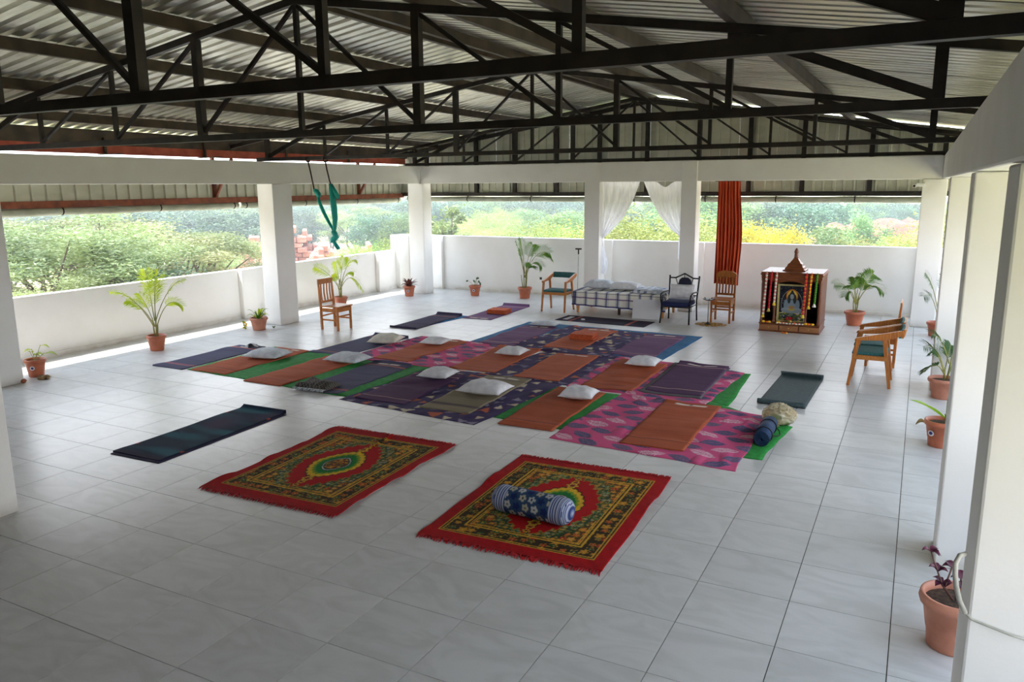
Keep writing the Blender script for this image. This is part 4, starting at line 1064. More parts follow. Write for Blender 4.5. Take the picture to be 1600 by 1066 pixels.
def slat_chair(label, x, y, rz, round_top=False, h=.98, w=.4, d=.4, mat='honey_wood'):
    """faces -y; wooden seat, tall back of upright slats"""
    t = thing('slat_back_chair', label, 'chair', (x, y, 0), rz); a = w/2
    for s_ in (-1, 1):
        G().bar((s_*(a-.02), -d/2+.02, 0), (s_*(a-.02), -d/2+.02, .45), .038, .038).obj('leg', mat, t, bev=.004)
        g = G().bar((s_*(a-.02), d/2-.03, 0), (s_*(a-.02), d/2-.02, .46), .04, .04); g.bar((s_*(a-.02), d/2-.02, .45), (s_*(a-.02), d/2+.015, h-(.09 if round_top else .02)), .036, .045, w2=.032, h2=.026); g.obj('leg', mat, t, bev=.004)
        G().bar((s_*(a-.02), -d/2+.02, .2), (s_*(a-.02), d/2-.03, .2), .018, .03).obj('stretcher', mat, t)
        G().bar((s_*(a-.02), -d/2+.02, .39), (s_*(a-.02), d/2-.03, .39), .02, .07).obj('apron', mat, t)
    G().bar((-a+.02, -d/2+.02, .39), (a-.02, -d/2+.02, .39), .02, .07).obj('apron', mat, t)
    G().bar((-a+.02, -d/2+.03, .27), (a-.02, -d/2+.03, .27), .018, .03).obj('stretcher', mat, t)
    G().bar((-a+.02, d/2-.03, .27), (a-.02, d/2-.03, .27), .018, .03).obj('stretcher', mat, t)
    G().box(-a-.01, a+.01, -d/2-.025, d/2-.03, .445, .47).obj('seat', mat, t, bev=.006)
    yb = lambda z: d/2-.02+(z-.45)*.035/(h-.47)
    z1 = h-.1
    if round_top:
        g = G(); n = 14; vs = []
        for i in range(n+1):
            q = -1+2*i/n; xx = q*a; zt = h-.1+.1*math.sqrt(max(0, 1-q*q*.9))
            for zz, yy in ((z1-.03, yb(z1)-.014), (z1-.03, yb(z1)+.014), (zt, yb(zt)+.014), (zt, yb(zt)-.014)): vs.append((xx, yy, zz))
        fs = [(4*i+j, 4*i+(j+1) % 4, 4*i+4+(j+1) % 4, 4*i+4+j) for i in range(n) for j in range(4)]+[(0, 1, 2, 3), (4*n+3, 4*n+2, 4*n+1, 4*n)]
        g.add(vs, fs).obj('top_rail', mat, t)
    else:
        G().bar((-a, yb(h-.05), h-.05), (a, yb(h-.05), h-.05), .026, .1).obj('top_rail', mat, t, bev=.006)
    G().bar((-a+.03, yb(.53), .53), (a-.03, yb(.53), .53), .022, .04).obj('back_rail', mat, t)
    n = 5 if round_top else 4
    for i in range(n):
        xx = (-1+2*(i+.5)/n)*(a-.045)
        pts = [(xx, yb(z)+.012*math.sin(PI*(z-.53)/(z1-.53)), z) for z in np.linspace(.53, z1+.01, 6)]
        g = G()
        for p, q in zip(pts[:-1], pts[1:]): g.bar(p, q, .03, .014)
        g.obj('slat', mat, t)
    return t
slat_chair('honey wooden chair with slatted back alone at left by the column', -9.9, 11.69, PI/2, h=.97, w=.42, d=.44)
slat_chair('honey wooden chair with rounded slatted back in front of the red curtain', -3.38, 15.64, 0, True, 1.0, .4, .42)
slat_chair('wooden slat-back chair at right, mostly hidden behind the two armchairs', -.38, 12.82, -PI/2, False, .98, .4, .42)

# black iron armchair
t = thing('iron_armchair', 'black wrought-iron armchair with navy pad right of the bed', 'chair', (-4.16, 15.25, 0), 0)
def rod(n, pts, r=.014): G().tube(pts, r, 8).obj(n, 'iron', t, smooth=True)
for s_ in (-1, 1):
    rod('leg', [(s_*.29, -.31, 0), (s_*.28, -.27, .2), (s_*.28, -.25, .36)], .016)
    rod('leg', [(s_*.29, .3, 0), (s_*.28, .27, .4), (s_*.29, .31, .6), (s_*.3, .36, .86)], .016)
    rod('arm', [(s_*.28, -.25, .36), (s_*.29, -.29, .48), (s_*.3, -.26, .57), (s_*.3, -.1, .6), (s_*.3, .3, .58)], .015)
    for k_ in range(2): G().tube([(s_*.29, -.16+.2*k_+.05*math.cos(a), .48+.07*math.sin(a)) for a in np.linspace(0, 2*PI*.95, 14)], .007, 6).obj('scroll', 'iron', t, smooth=True)
    rod('side_rail', [(s_*.28, -.26, .33), (s_*.28, .27, .33)], .012)
    G().ball((s_*.3, .36, .875), .02).obj('finial', 'iron', t, smooth=True)
rod('front_rail', [(-.28, -.26, .33), (.28, -.26, .33)], .012); rod('back_rail', [(-.29, .3, .5), (.29, .3, .5)], .012)
rod('top_rail', [(-.3, .355, .84), (-.18, .36, .84), (0, .365, .93), (.18, .36, .84), (.3, .355, .84)], .015)
for s_ in (-1, 1): rod('back_spindle', [(s_*.18, .36, .84), (s_*.12, .34, .68), (s_*.13, .31, .5)], .008)
rod('back_spindle', [(0, .36, .92), (0, .34, .7), (0, .31, .5)], .008)
G().tube([(.09*math.cos(a), .355, .76+.07*math.sin(a)) for a in np.linspace(0, 2*PI, 18)], .007, 6, False).obj('scroll', 'iron', t, smooth=True)
g = G().box(-.27, .27, -.29, .24, .34, .43); o = g.obj('seat_pad', 'navy_fabric', t, bev=.03)
cu = pillow('white ruffled cushion propped in the black iron armchair', -4.13, 15.36, .585, .5, .3, .15, 0, 'white_fabric', 31); cu.rotation_euler = (1.25, 0, 0)
g = G()
def hat(u, v):
    a = u*2*PI; prof_r = [(.0, .165), (.06, .16), (.11, .12), (.125, .06), (.135, .03), (.19, .0)]
    i = min(4, int(v*5)); f_ = v*5-i; rr_ = prof_r[i][0]*(1-f_)+prof_r[i+1][0]*f_; z = prof_r[i][1]*(1-f_)+prof_r[i+1][1]*f_
    return (rr_*math.cos(a), rr_*math.sin(a)*.5, z)
g.grid(hat, 24, 15); h_ = g.obj('sun_hat', 'navy_hat', smooth=True, loc=(-4.1, 15.43, .705)); m = h_.modifiers.new('thickness', 'SOLIDIFY'); m.thickness = .006
tag(h_, 'dark navy cloth hat on the white cushion of the iron armchair', 'hat')

# ------------------------------------------------------------------ bed
BX0, BX1, BY0, BY1 = -6.5, -4.52, 15.48, 16.38
t = thing('day_bed', 'low wooden bed under a plaid cover against the back columns', 'bed', ((BX0+BX1)/2, (BY0+BY1)/2, 0))
cx, cy = (BX0+BX1)/2, (BY0+BY1)/2; hw, hd = (BX1-BX0)/2, (BY1-BY0)/2
for xx in (-hw+.05, 0, hw-.05):
    for yy in (-hd+.05, hd-.05): G().bar((xx, yy, 0), (xx, yy, .2), .04, .04, w2=.06, h2=.06).obj('leg', 'bed_wood' if abs(xx) > .1 else 'dark_niche', t)
G().box(-hw, hw, -hd, hd, .17, .24).obj('frame', 'bed_wood', t, bev=.006)
G().box(-hw+.02, hw-.02, -hd+.02, hd-.02, .24, .46).obj('mattress', 'cream_fabric', t, bev=.03)
# plaid cover: over the top and down the front in loose pleats
nu, nv = 200, 90
u, v = np.meshgrid(np.linspace(0, 1, nu), np.linspace(0, 1, nv)); Wc = 2*hw+.08
xx = (u-.5)*Wc; s = v*1.3        # s: from the back edge over the top (0.92 m) then down the front
top = s < .95
dn_ = np.clip(s-.95, 0, .4)
pleat = np.sin(u*46+1.5*np.sin(u*9))*.018*np.clip(dn_/.1, 0, 1)
Y = np.where(top, hd-.02-s, -hd-.05-.03*np.clip(dn_/.3, 0, 1)+pleat-.0*u)
Z = np.where(top, .475+.008*wob(xx*2, s*2, 5, 2), .475-dn_*(.86+.1*u)-.0)
rnd_ = np.clip(1-np.abs(s-.95)/.05, 0, 1); Z = Z-rnd_*.012
C = solid(u.shape, (238, 235, 226)); xm = u*Wc
for k_, (p_, wd, cc, so) in enumerate(((.24, .016, (44, 48, 104), .85), (.24, .05, (120, 130, 160), .35))):
    q = np.abs(((xm+.05) % p_)-p_/2); put(C, q < wd, cc, so)
for s0, cc in ((.98, (36, 44, 100)), (1.1, (96, 50, 120)), (1.28, (40, 44, 110)), (.3, (60, 70, 120)), (.62, (60, 70, 120))): put(C, np.abs(s-s0) < .012, cc, .85)
put(C, s > 1.275, (52, 44, 104), .9); put(C, (np.abs(u-.02) < .02), (52, 60, 104), .8)
np_grid('cover', 'print_cloth', xx, Y, Z, C, t)
o = G().grid(lambda a, b: (hw-.62+a*.5, -hd+.03+b*.55, .49+.02*noise.noise(Vector((a*6, b*6, 1)))+.012), 18, 18)
n = 40; u, v = np.meshgrid(np.linspace(0, 1, n), np.linspace(0, 1, n)); C = solid(u.shape, (222, 226, 234)); put(C, (np.sin(u*34) > .2) & (np.sin(v*30+u*4) > .3), (96, 112, 150), .8); put(C, wob(u*3, v*3, 5, 7) > .5, (180, 190, 206))
ec = np.clip(np.minimum(np.minimum(u, 1-u), np.minimum(v, 1-v))*8, 0, 1)**.5
o = np_grid('folded_sheet', 'print_cloth', (u-.5)*.8, (v-.5)*.6, .07*ec+.015*wob(u*2, v*2, 5, 8)*ec+.006, C, loc=(cx+.62, cy-.08, .49), skirt=.006); tag(o, 'folded pale blue printed sheet at the right end of the bed', 'sheet')
pillow('pale blue-white pillow propped at the left end of the bed', cx-.6, cy+.02, .49, .66, .42, .2, .15, 'bluish_fabric', 41, name='pillow', cat='pillow')
pillow('white pillow in the middle of the bed', cx-.02, cy+.06, .49, .7, .42, .18, -.05, 'white_fabric', 42, name='pillow', cat='pillow')
o = G().box(-.29, .29, -.012, .012, 0, .4).obj('white_board', 'white_board', loc=(-4.83, 15.24, .003), bev=.004); o.rotation_euler = (-.16, 0, .06); tag(o, 'plain white board leaning against the front of the bed', 'board')

# ------------------------------------------------------------------ shrine
SXc, SYc = -2.015, 15.38
t = thing('wooden_shrine', 'carved dark wooden shrine cabinet with stepped dome before the back wall', 'shrine', (SXc, SYc, 0), .0)
w, d = .525, .44; W1 = 'shrine_wood'
G().box(-w-.015, w+.015, -d-.015, d+.015, 0, .02).box(-w, w, -d+.02, d, .02, .14).obj('plinth', W1, t, bev=.004)
for i in range(3):
    x0 = -w+.01+i*.35; dr = G().box(x0, x0+.33, -d-.002, -d+.03, .025, .125).obj('drawer', 'drawer_wood', t, bev=.004)
    G().ball((x0+.165, -d-.012, .078), .012).obj('knob', 'gold', dr)
G().box(-w-.01, w+.01, -d-.01, d+.01, .14, .16).obj('shelf', 'shrine_wood_h', t)
G().box(-w, w, d-.03, d, .16, 1.06).obj('back_panel', 'dark_niche', t)
for s_ in (-1, 1):
    G().box(s_*w-(.03 if s_ > 0 else 0), s_*w+(0 if s_ > 0 else .03), -d+.05, d-.03, .16, 1.06).obj('side_panel', W1, t)
    for k_, xx in enumerate((.5, .275)):
        g = G().lathe([(.028, .16), (.03, .2), (.02, .23), (.026, .5), (.02, .6), (.026, .88), (.02, .92), (.03, .95), (.03, 1.0)], 10, (s_*xx, -d+.03, 0)); g.obj('pillar', W1, t, smooth=True)
    for k_, (xa, xb) in enumerate(((.5, .275),)):
        g = G(); n = 12; vs = []
        for i in range(n+1):
            q = -1+2*i/n; xx = s_*((xa+xb)/2+q*(xa-xb)/2); zb = .86+.1*math.sqrt(1-q*q)
            for yy in (-d+.01, -d+.04): vs += [(xx, yy, zb), (xx, yy, 1.0)]
        g.add(vs, [f for i in range(n) for f in ((4*i, 4*i+4, 4*i+5, 4*i+1), (4*i+2, 4*i+3, 4*i+7, 4*i+6), (4*i, 4*i+2, 4*i+6, 4*i+4))]).obj('arch', 'shrine_wood_h', t)
g = G(); n = 16; vs = []
for i in range(n+1):
    q = -1+2*i/n; xx = q*.275; zb = .83+.12*math.sqrt(1-q*q)
    for yy in (-d+.0, -d+.04): vs += [(xx, yy, zb), (xx, yy, 1.0)]
g.add(vs, [f for i in range(n) for f in ((4*i, 4*i+4, 4*i+5, 4*i+1), (4*i+2, 4*i+3, 4*i+7, 4*i+6), (4*i, 4*i+2, 4*i+6, 4*i+4))]).obj('arch', 'shrine_wood_h', t)
G().box(-w-.005, w+.005, -d-.005, d+.005, .99, 1.05).box(-w-.02, w+.02, -d-.02, d+.02, 1.05, 1.08).box(-w-.01, w+.01, -d-.01, d+.01, 1.08, 1.11).obj('roof_slab', 'shrine_wood_h', t, bev=.006)
dome = [(.2, 1.11), (.2, 1.13), (.17, 1.137), (.16, 1.17), (.135, 1.195), (.122, 1.235), (.09, 1.258), (.075, 1.285), (.05, 1.315), (.04, 1.34)]
G().lathe([(r_*1.414, z) for r_, z in dome], 4, (0, 0, 0), PI/4).obj('stepped_dome', 'shrine_wood_h', t)
G().lathe([(.03, 1.335), (.046, 1.355), (.03, 1.375), (.042, 1.395), (.03, 1.412), (.036, 1.43), (.042, 1.455), (.03, 1.49), (.012, 1.52), (.0, 1.53)], 12, caps=False).obj('finial', W1, t, smooth=True)
# framed print of a meditating figure (a flat print), inside the shrine
fp = thing('framed_picture', 'framed print of a grey-haired meditating figure with golden halo in the shrine', 'picture', (SXc, SYc-.2, .165), 0)
G().box(-.262, -.222, -.02, .03, 0, .7).obj('frame_side', 'cream_frame', fp); G().box(.222, .262, -.02, .03, 0, .7).obj('frame_side', 'cream_frame', fp)
G().box(-.222, .222, -.01, .02, 0, .03).obj('frame_bottom', 'cream_frame', fp); G().box(-.222, .222, -.01, .02, .67, .7).obj('frame_top', 'cream_frame', fp)
n = 130; u, v = np.meshgrid(np.linspace(-1, 1, n), np.linspace(0, 1, int(n*1.6)))
X, Y = u*.222, v*.64
C = solid(u.shape, (40, 44, 58)); C *= (1+.3*wob(X*6, Y*6, 8, 3))[..., None]
sr = np.random.default_rng(2)
for _ in range(60):
    a, b = sr.uniform(-.2, .2), sr.uniform(.3, .64); put(C, np.hypot(X-a, Y-b) < .004, (190, 190, 180))
el = lambda cx_, cy_, rx_, ry_: ((X-cx_)/rx_)**2+((Y-cy_)/ry_)**2
put(C, np.abs(el(0, .3, .185, .27)-1) < .04, (170, 170, 160)); put(C, el(0, .46, .105, .125) < 1, (214, 130, 40)); put(C, el(0, .46, .088, .105) < 1, (240, 206, 90))
put(C, Y < .14, (104, 120, 70)); 
for _ in range(70):
    a, b = sr.uniform(-.2, .2), sr.uniform(0, .15); put(C, el(a, b, .02, .012) < 1, [(190, 180, 80), (70, 100, 60), (60, 70, 110), (206, 200, 190)][sr.integers(0, 4)])
put(C, el(0, .19, .185, .055) < 1, (150, 164, 174)); put(C, el(0, .3, .085, .13) < 1, (150, 170, 184))
for s_ in (-1, 1):
    put(C, el(s_*.1, .29, .04, .1) < 1, (140, 160, 176)); put(C, el(s_*.085, .215, .085, .025) < 1, (158, 174, 186)); put(C, el(s_*.05, .4, .03, .085) < 1, (52, 66, 72))
put(C, el(0, .46, .05, .075) < 1, (52, 66, 72)); put(C, el(0, .445, .032, .048) < 1, (176, 190, 196)); put(C, el(0, .535, .022, .026) < 1, (52, 66, 72))
for s_ in (-1, 1): put(C, el(s_*.013, .452, .007, .003) < 1, (40, 44, 50))
put(C, el(0, .425, .01, .003) < 1, (120, 90, 90)); put(C, el(0, .245, .055, .03) < 1, (196, 150, 100)); put(C, el(0, .2, .07, .016) < 1, (204, 184, 80)); put(C, el(0, .1, .035, .04) < 1, (120, 140, 130))
np_grid('print', 'print_paper', X, X*0-.016, Y+.03, C, fp)
# red flower posy before the picture
t2 = thing('flower_posy', 'red flowers with green leaves at the foot of the shrine picture', 'flowers', (SXc+.0, SYc-.3, .162))
r = random.Random(2)
for i in range(9): G().ball((r.uniform(-.06, .06), r.uniform(-.02, .02), r.uniform(.05, .11)), .022, 7, 5).obj('flower', 'red_flower', t2)
g = G()
for i in range(10): a = r.uniform(0, 6.3); g.add([(0, 0, .03), (.05*math.cos(a), .02*math.sin(a), .09+.05*r.random()), (.12*math.cos(a), .03, .06+.08*abs(math.sin(a))), (.06*math.cos(a), -.02, .04)], [(0, 1, 2, 3)])
g.obj('leaf', 'palm_dark', t2); G().lathe([(.03, 0), (.04, .02), (.035, .05)], 10).obj('cup', 'gold', t2)
# loose blossoms on the ledge
def blossom(label, xx, yy, z, rad, mat, group=None):
    o = G().ball((0, 0, rad*.6), rad, 10, 6, (1, 1, .62)).obj('blossom', mat, loc=(xx, yy, z), smooth=False); tag(o, label, 'flower', group)
fy = SYc-.41
BL = [(-.455, 'marigold', .022), (-.39, 'orange_flower', .018), (-.345, 'marigold', .022), (-.19, 'marigold', .026), (-.115, 'orange_flower', .018), (-.05, 'orange_flower', .02), (.09, 'orange_flower', .022), (.17, 'red_flower', .02), (.29, 'marigold', .024), (.345, 'orange_flower', .022), (.41, 'marigold', .024)]
for i, (xx, mt, rd) in enumerate(BL):
    nm = {'marigold': 'yellow marigold', 'orange_flower': 'orange blossom', 'red_flower': 'red blossom'}[mt]
    blossom('%s on the shrine ledge, %s from its left end' % (nm, ['first', 'second', 'third', 'fourth', 'fifth', 'sixth', 'seventh', 'eighth', 'ninth', 'tenth', 'last'][i]), SXc+xx, fy-.02, .16, rd*1.45, mt, 'blossoms on the shrine ledge')
for i in range(9):
    blossom('small white blossom scattered along the front edge of the shrine ledge', SXc-.2+.055*i, fy-.055+.01*(i % 3), .16, .022, 'white_flower', 'white blossoms on the shrine ledge')
t2 = thing('marigold_heap', 'small heap of orange petals on the floor before the shrine', 'petals', (SXc-.07, SYc-.56, 0))
for i in range(9): G().ball((r.uniform(-.07, .07), r.uniform(-.04, .04), .012+.008*(i % 2)), .022, 7, 5, (1, 1, .6)).obj('petal_tuft', 'orange_flower' if i % 2 else 'marigold', t2)
# hanging garlands
def garland(label, xx, z1, cols, tassel, n=26, lean=0.0):
    g_ = thing('garland', label, 'garland', (SXc+xx, SYc-.475, 1.08))
    L_ = 1.08-z1
    rb = L_/(n-1)*.6
    ms = [G().ball((0, 0, 0), rb, 7, 5, (1.1, 1, 1)).mesh('bead', c_, True) for c_ in cols if c_]
    for i in range(n): link_mesh('bead', ms[i % len(ms)], g_, (lean*i/n, -.004, -L_*i/(n-1)))
    G().tube([(0, -.004, 0), (0, .03, .032), (0, .06, .035)], .008, 6).obj('hook_loop', cols[0], g_)
    if tassel: G().lathe([(.008, .0), (.016, -.02), (.034, -.07), (.026, -.073)], 10, (lean, -.004, -L_)).obj('tassel', tassel, g_, smooth=True)
garland('pink and white bead garland, leftmost on the shrine', -.43, .34, ('pink_flower', 'white_flower'), 'yellow_tassel', 22, -.03)
garland('plain red garland left of the shrine picture', -.345, .45, ('red_flower', None), 'gold', 20, -.02)
garland('shorter pink and white garland beside the left inner pillar', -.255, .57, ('pink_flower', 'white_flower'), 'yellow_tassel', 16, -.02)
garland('red and orange garland right of the shrine picture', .26, .37, ('red_flower', 'orange_flower'), 'yellow_tassel', 21, -.02)
garland('orange and yellow garland on the right of the shrine', .345, .54, ('orange_flower', 'marigold'), 'yellow_tassel', 17, -.02)
garland('green leaf garland at the right corner of the shrine', .44, .58, ('green_garland', None), 'cream_fabric', 16, -.02)
# lamp stand by the slat chair, petals round it
t = thing('lamp_stand', 'tall thin dark oil lamp stand left of the chair at the red curtain', 'lamp stand', (-3.56, 15.2, 0))
G().lathe([(.07, 0), (.07, .012), (.03, .03), (.012, .05)], 14).obj('base', 'black_plastic', t, smooth=True)
g = G()
for i in range(14): g.ball((0, 0, .06+.029*i), .016, 8, 6)
g.obj('stem', 'grey_pipe', t, smooth=True)
G().lathe([(.015, .46), (.06, .475), (.1, .49), (.105, .5), (.07, .492), (.0, .488)], 16, caps=False).obj('dish', 'black_plastic', t, smooth=True)
for a in range(5): G().bar((.08*math.cos(a*1.257), .08*math.sin(a*1.257), .49), (.125*math.cos(a*1.257), .125*math.sin(a*1.257), .515), .02, .012).obj('spout', 'black_plastic', t)
o = G(); r = random.Random(8)
for i in range(420):
    a = r.uniform(0, 6.3); q = math.sqrt(r.random()); xx, yy = q*.31*math.cos(a), q*.24*math.sin(a); s_ = r.uniform(.012, .022); b = r.uniform(0, 6.3); z = .004+.02*r.random()*(1-q)
    o.add([(xx+s_*math.cos(b+k_*PI/2), yy+s_*math.sin(b+k_*PI/2)*.7, z+.006*(k_ % 2)) for k_ in range(4)], [(0, 1, 2, 3)])
o = o.obj('petal_ring', 'petals', loc=(-3.5, 15.18, 0)); tag(o, 'scatter of yellow flower petals on the floor round the lamp stand', 'petals', kind='stuff')

# ------------------------------------------------------------------ curtains and silk
t = thing('sheer_curtain', 'white sheer curtain left of the pair, tied to the bed column with a hanging tail', 'curtain', (-6.3, 16.74, 2.75))
def sheet(pathL, pathR, nu, nv, folds, amp, ph=0):
    def f(u, v):
        k_ = v*(len(pathL)-1); i = min(len(pathL)-2, int(k_)); q = k_-i; q = q*q*(3-2*q)
        a = Vector(pathL[i]).lerp(Vector(pathL[i+1]), k_-i); b = Vector(pathR[i]).lerp(Vector(pathR[i+1]), k_-i)
        p = a.lerp(b, u); w_ = (b-a).length; p.y += amp*math.sin(u*folds*2*PI+ph+2*v)*(.4+.6*v); return tuple(p)
    return G().grid(f, nu, nv)
def cp(px, py): p = at_y(px, py, 16.74); return (p.x+6.3, 0, p.z-2.75)
Ls = [cp(938, 284), cp(938.5, 310), cp(938, 335), cp(937.5, 358), cp(936.5, 373)]
Rs = [cp(1000, 284), cp(990, 311), cp(974, 340), cp(954, 362), cp(940, 374)]
sheet(Ls, Rs, 60, 30, 5, .035).obj('drape', 'sheer_white', t, smooth=True)
Lt = [cp(936, 373), cp(935, 392), cp(933.5, 410), cp(938, 427)]; Rt = [cp(940.5, 373), cp(945, 392), cp(950, 412), cp(946, 429)]
sheet(Lt, Rt, 30, 16, 3, .025).obj('tail', 'sheer_white', t, smooth=True)
G().ball((cp(937.5, 373)[0], 0, cp(937.5, 373)[2]), .045, 10, 6, (1, 1, .6)).obj('tie', 'white_fabric', t, smooth=True)
t = thing('sheer_curtain', 'white sheer curtain right of the pair, swept to the right column, top sagging', 'curtain', (-6.3, 16.74, 2.75))
Ls = [cp(1006, 284), cp(1016, 310), cp(1030, 337), cp(1046, 357), cp(1063, 371)]
Rs = [cp(1066, 283), cp(1066, 310), cp(1066, 335), cp(1066, 352), cp(1066, 366)]
def f(u, v):
    k_ = v*4; i = min(3, int(k_)); a = Vector(Ls[i]).lerp(Vector(Ls[i+1]), k_-i); b = Vector(Rs[i]).lerp(Vector(Rs[i+1]), k_-i); p = a.lerp(b, u)
    p.y += .03*math.sin(u*4*2*PI+v*2)*(.4+.6*v); p.z -= .12*math.exp(-((u-.57)/.16)**2)*max(0, 1-v*4) ; return tuple(p)
G().grid(f, 60, 30).obj('drape', 'sheer_white', t, smooth=True)
Lt = [cp(1061, 371), cp(1059.5, 385), cp(1059, 405)]; Rt = [cp(1066, 371), cp(1067, 385), cp(1066, 405)]
sheet(Lt, Rt, 20, 12, 2, .02).obj('tail', 'sheer_white', t, smooth=True)
# red curtain
t = thing('red_curtain', 'rust-red curtain bunched in vertical folds behind the round-backed chair', 'curtain', (-3.58, 16.72, 2.76))
def rc(u, v):
    top, bot = (-.235, .22), (-.24, .26); wv = 1+.14*math.sin(v*2.6)
    x0 = top[0]*(1-v)+bot[0]*v; x1 = (top[1]*(1-v)+bot[1]*v)+.06*math.sin(PI*v)**2
    return (x0+(x1-x0)*u, .05*math.sin(u*7.5*2*PI+.6*math.sin(v*4))*(.55+.45*v)+.012*math.sin(u*31), -2.14*v-.02*u*v)
G().grid(rc, 120, 30).obj('drape', 'red_curtain', t, smooth=True)
G().tube([(-.3, 0, .0), (.3, 0, .0)], .012, 8).obj('rod', 'black_steel', t)
# hanging teal silk
def hp(px, py, dy=0): p = at_y(px, py, 11.72); return Vector((p.x, p.y+dy, p.z))
t = thing('aerial_silk', 'knotted teal silk hanging by two dark ropes from the roof truss', 'hanging silk', tuple(hp(522, 368)))
O = hp(522, 368)
def T(n, pts, r, mat, nn=10, flat=1): G().tube([Vector(p)-O for p in pts], r, nn, True, flat).obj(n, mat, t, smooth=True)
T('rope', [hp(481, 251), hp(485, 268), hp(490, 292), hp(491, 298)], .014, 'rope', 6)
T('rope', [hp(508, 251), hp(511, 266), hp(515, 283), hp(517, 288)], .014, 'rope', 6)
for px in (481, 508): G().tube([hp(px, 249)+Vector((0, .06*math.cos(a), .045*math.sin(a)))-O for a in np.linspace(0, 2*PI, 14)], .014, 6, False).obj('rope', 'rope', t, smooth=True)
T('knot', [hp(491, 297), hp(494, 299), hp(498, 304), hp(498, 308)], [.03, .05, .05, .035], 'teal_silk')
T('strand', [hp(496, 304), hp(499, 316), hp(505, 330), hp(513, 346), hp(520, 358), hp(523, 366)], [.03, .038, .045, .04, .03, .03], 'teal_silk', 12, .6)
T('strand', [hp(516, 287), hp(518, 296), hp(520, 310), hp(522, 326), hp(523.5, 342), hp(523, 356), hp(522, 366)], [.03, .06, .07, .075, .065, .045, .03], 'teal_silk', 12, .6)
T('tail_end', [hp(518, 288), hp(523, 298), hp(527, 306), hp(528, 311)], [.03, .045, .05, .03], 'teal_silk', 10, .6)
T('knot', [hp(519, 362), hp(523, 365), hp(525, 370), hp(520, 375), hp(519, 379)], [.03, .055, .06, .055, .035], 'teal_silk')
T('tail_end', [hp(520, 375), hp(523, 380), hp(527, 386), hp(529, 389)], [.035, .045, .055, .045], 'teal_silk', 12, .6)

# ------------------------------------------------------------------ potted plants
def pot(t, h=.26, r=.15, mat='terracotta', sticker=False, a=-1.9):
    pr = [(r*.66, 0), (r*.7, .01), (r*.74, h*.3), (r*.77, h*.34), (r*.9, h*.8), (r*1.0, h*.82), (r*1.04, h*.9), (r*1.0, h), (r*.9, h), (r*.86, h*.86)]
    p = G().lathe(pr, 26, caps=False); p.f.append(tuple(reversed(range(26)))); p = p.obj('pot', mat, t, smooth=True)
    G().lathe([(r*.87, h*.86), (r*.5, h*.9), (.001, h*.91)], 18, caps=False).obj('soil', 'soil', t, smooth=True)
    if sticker:
        def q(sc, off): return [((r*.84+off)*math.cos(a+sc*.26*math.cos(b)), (r*.84+off)*math.sin(a+sc*.26*math.cos(b)), h*.55+sc*.03*math.sin(b)) for b in np.linspace(0, 2*PI, 17)[:-1]]
        G().add(q(1, .006), [tuple(range(16))]).obj('sticker', 'sticker', p); G().add(q(.6, .0075), [tuple(range(16))]).obj('sticker_mark', 'sticker_ink', p)
    return p
LAT = Vector((math.cos(-yaw), math.sin(-yaw), 0)); LAT = Vector((rt.x, rt.y, 0)).normalized()
def frond(t, base, tip, rise, mat, leaf=.2, n=18, seed=0, start=.42, dep=0.0):
    """base/tip: (across, up) seen from the front, dep: depth offset of the tip"""
    r = random.Random(seed); DEP = Vector((-LAT.y, LAT.x, 0))
    b = LAT*base[0]+Vector((0, 0, base[1])); e = LAT*tip[0]+DEP*dep+Vector((0, 0, tip[1])); m = (b+e)/2; m = LAT*(base[0]*.55+tip[0]*.45)+DEP*dep*.45+Vector((0, 0, max(base[1], tip[1])*.5+min(base[1], tip[1])*.5+rise))
    def P(s): return b*(1-s)**2+m*2*s*(1-s)+e*s*s
    pts = [P(i/10) for i in range(11)]
    g = G().tube(pts, [.009-.007*i/10 for i in range(11)], 5)
    gl = G(); phi = r.choice((-1, 1))*r.uniform(.35, 1.0)
    for i in range(n):
        s = start+(1-start)*(i+.5)/n; p = P(s); d = (P(min(1, s+.02))-P(s-.02)).normalized(); side = d.cross(Vector((0, 0, 1)))
        if side.length < .2: side = DEP.copy()
        side = side.normalized(); up = side.cross(d).normalized(); side, up = side*math.cos(phi)+up*math.sin(phi), up*math.cos(phi)-side*math.sin(phi)
        ln = leaf*(.55+.9*math.sin(PI*min(1, .18+.8*(i+.5)/n)))*.72
        for s_ in (-1, 1):
            dv = (d*.6+side*s_*.8+up*.18*r.uniform(.2, 1.2)).normalized(); q1 = p+dv*ln*.5+Vector((0, 0, -.01)); q2 = p+dv*ln+Vector((0, 0, -ln*.32*r.uniform(.6, 1.2)))
            wv = (d*.5-side*s_*.4+up*.35).normalized()*.008
            gl.add([p-wv*.4, q1-wv, q2, q1+wv, p+wv*.4], [(0, 1, 3, 4), (1, 2, 3)])
    f = gl.obj('frond', mat, t); g.obj('stalk', 'palm_stem', f, smooth=True); return f
def palm(label, x, y, fr, mat, h=.26, r=.15, potmat='terracotta', stems=((-.02, .3), (.03, .32)), leaf=.2, sticker=False, seed=1, group=None):
    t = thing('potted_palm', label, 'potted palm', (x, y, 0), 0, group); pot(t, h, r, potmat, sticker)
    for i, (a, z) in enumerate(stems):
        b = LAT*a; G().tube([(b.x*.6, b.y*.6, h*.88), (b.x, b.y, h+z*.5), (b.x*1.2, b.y*1.2, h+z)], [.013, .011, .008], 7).obj('stem', 'palm_stem', t, smooth=True)
    for i, q in enumerate(fr):
        frond(t, (q[0], q[1]), (q[2], q[3]), q[4], mat, q[5] if len(q) > 5 else leaf, seed=seed*31+i, dep=((i*37) % 7-3)*.045)
    return t
